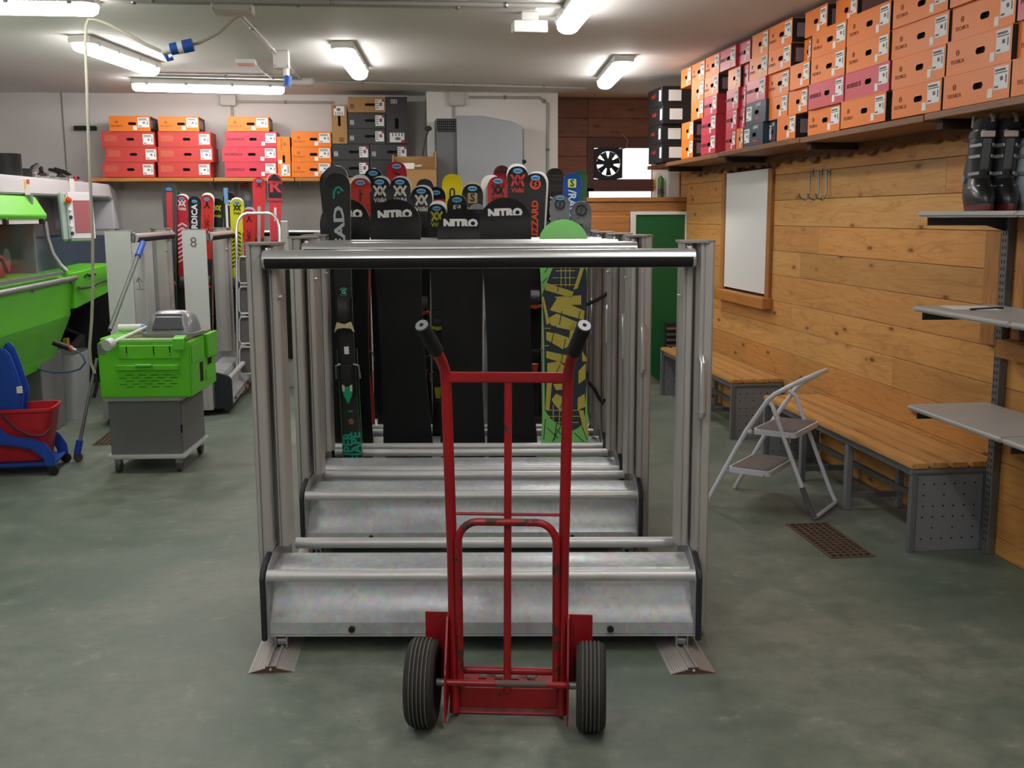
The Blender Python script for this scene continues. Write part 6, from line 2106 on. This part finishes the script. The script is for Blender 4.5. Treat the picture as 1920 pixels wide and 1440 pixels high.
def jbox(label, c, s, name='junction_box', m=None):
    t = thing(name, label, 'junction box', c, 0, 'electrical boxes')
    MB().box((-s[0]/2, -s[1]/2, -s[2]/2), (s[0]/2, s[1]/2, s[2]/2)).obj('body', m or M_HSG, t, bevel=.006)
    MB().box((-s[0]/2+.012, -s[1]/2-.003, -s[2]/2-.003), (s[0]/2-.012, s[1]/2+.003, -s[2]/2)).obj('cover', M_HSG, t)
    for sx in (-1, 1):
        MB().cyl((sx*(s[0]/2-.012), -s[1]/2, -s[2]/2+.012), (sx*(s[0]/2-.012), -s[1]/2-.004, -s[2]/2+.012), .006, 8).obj('screw', M_STEEL, t)
    return t


pA = cz(0, 7)
pB = cz(1115, 4)
yy = (pA[1]+pB[1])/2
run('pair conduit crossing the ceiling at the top picture edge, upper pipe', [(-2.6, yy, CEIL-.014), (pB[0], yy-.06, CEIL-.014)], .013)
run('pair conduit crossing the ceiling at the top picture edge, lower pipe', [(-2.6, yy+.06, CEIL-.014), (pB[0]-.3, yy+.02, CEIL-.014)], .012)
q = cz(437, 14, .03)
jbox('grey junction box at the top edge where the ceiling cables branch', (q[0], q[1], CEIL-.031), (.22, .14, .06))
for k, (xa, ya, xb_, yb_) in enumerate(((445, 22, 566, 150), (452, 28, 525, 108))):
    run('ceiling conduit running back from the top junction box, %s pipe' % ('longer', 'shorter')[k], [cz(xa, ya), cz(xb_, yb_)], .012)
q = cz(565, 153, .03)
jbox('grey junction box at the end of the lamp above the red boxes', (q[0], q[1], CEIL-.031), (.20, .12, .06))
run('conduit between the lamps above the brick red boxes', [cz(285, 141), cz(560, 146)], .011)
run('conduit crossing the ceiling before the white pillar', [cz(590, 152), cz(1100, 165)], .012)
q = cz(528, 112, .06)
jbox('grey socket box hanging under the ceiling conduit', (q[0], q[1], CEIL-.06), (.11, .10, .12))
t = thing('blue_socket', 'blue and white plug hanging under the grey socket box', 'plug', (q[0]+.03, q[1], CEIL-.121))
MB().cyl((0, 0, -.05), (0, 0, 0), .022, 14).obj('white_part', M_WHT, t)
MB().cyl((0, 0, -.12), (.012, 0, -.05), .026, 14).obj('blue_part', mat('cee_blue', '#2352a8', 0.4), t)
q = cz(462, 117, .02)
t = thing('red_box', 'flat box with red underside on the ceiling beside the branch conduits', 'ceiling box', (q[0], q[1], CEIL-.001))
MB().box((-.07, -.07, -.035), (.07, .07, 0)).obj('body', M_HSG, t, bevel=.004)
MB().box((-.062, -.062, -.038), (.062, .062, -.035)).obj('red_panel', mat('salmon_panel', '#d2714f', 0.5), t)
run('thin conduit from the red ceiling box', [cz(475, 118), cz(512, 148)], .009)
# emergency lamp
q = cz(992, 30, .02)
t = thing('emergency_lamp', 'small white emergency lamp box hanging on the ceiling', 'emergency lamp', (q[0], q[1], CEIL-.001))
MB().box((-.05, -.04, -.05), (.05, .04, 0)).obj('bracket', M_HSG, t, bevel=.004)
MB().prism([(-.06, -.05), (.05, -.05), (.06, -.11), (-.07, -.12)], -.10, .10, 'x').obj('lamp_body', M_WHT, t, bevel=.006)
# pillar box and pipes
pb_ = at(856, 181, Y=10.42)
jbox('grey junction box at the head of the white pillar', (pb_.x, 10.415, pb_.z-.02), (.15, .065, .13))
ptop = at(880, 182, Y=10.43)
bend = at(1012, 182, Y=10.43)
vx = at(1027, 190, Y=10.43).x
run('conduit across the pillar head turning down its edge', [(ptop.x, 10.435, ptop.z), (bend.x, 10.435, ptop.z), (vx, 10.435, ptop.z-.06), (vx, 10.435, .9)], .013)
run('thin conduit dropping from the pillar junction box', [(pb_.x-.03, 10.437, pb_.z-.09), (pb_.x-.03, 10.437, 1.2)], .010)
# wall box and conduit above the crimson boxes
wb_ = at(428, 188, Y=BY-.03)
jbox('small junction box on the back wall under the crosswise lamp', (wb_.x, BY-.034, wb_.z), (.15, .065, .10))
run('conduit dropping behind the crimson boxes on the back wall', [(wb_.x+.03, BY-.014, wb_.z-.05), (wb_.x+.03, BY-.014, .9)], .012)
run('conduit along the head of the back wall', [(wb_.x+.08, BY-.014, wb_.z-.01), (at(625, 195, Y=BY).x, BY-.014, wb_.z-.01)], .012)
# dark wall bracket on the back wall
p = at(159, 240, Y=BY-.05)
t = thing('wall_bracket', 'short black bracket sticking out of the back wall by the hanging cable', 'bracket', (p.x, BY, p.z))
MB().box((-.10, -.06, -.02), (.10, 0, .02)).obj('arm', M_BLK, t, bevel=.004)

# ------------------------------------------------------------------ hanging cable with blue plug
M_CBL = mat('pale_grey_cable', '#a5a292', 0.6)
t = thing('hanging_cable', 'pale grey power cable looping from the ceiling and hanging down before the machine', 'cable')
YC = 6.55
pts = [at(x, y, Y=YC) for x, y in ((455, 30), (438, 36), (410, 62), (375, 80), (360, 84))]
pts[0].z = CEIL-.01
MB().tube(pts, .009, 8).obj('ceiling_side', M_CBL, t)
pts = [at(x, y, Y=YC) for x, y in ((302, 96), (275, 84), (235, 62), (205, 46), (180, 37), (166, 36), (161, 48), (160, 80), (163, 160), (166, 260), (170, 360), (174, 450), (174, 540), (172, 600), (168, 650), (170, 680), (178, 700))]
MB().tube(pts, .009, 8).obj('hanging_side', M_CBL, t)
pe = [at(x, y, Y=YC) for x, y in ((178, 700), (182, 715), (180, 730), (176, 745))]
MB().tube(pe, .010, 8).obj('black_tail', M_RUB, t)
a, b_ = at(304, 96, Y=YC), at(362, 84, Y=YC)
d = b_-a
for nm, u0, u1, r, m in (('white_collar', 0, .28, .024, M_WHT), ('blue_plug', .28, .52, .034, 'cee_blue'), ('white_ring', .52, .68, .036, M_WHT), ('blue_socket', .68, 1.0, .037, 'cee_blue')):
    MB().cyl(a+d*u0, a+d*u1, r, 16).obj(nm, MATS[m] if isinstance(m, str) else m, t)
MB().tube([a+d*.10+Vector((0, 0, -.02)), a+d*.18+Vector((0, 0, -.055)), a+d*.34+Vector((0, 0, -.05))], .012, 8).obj('blue_lid', MATS['cee_blue'], t)
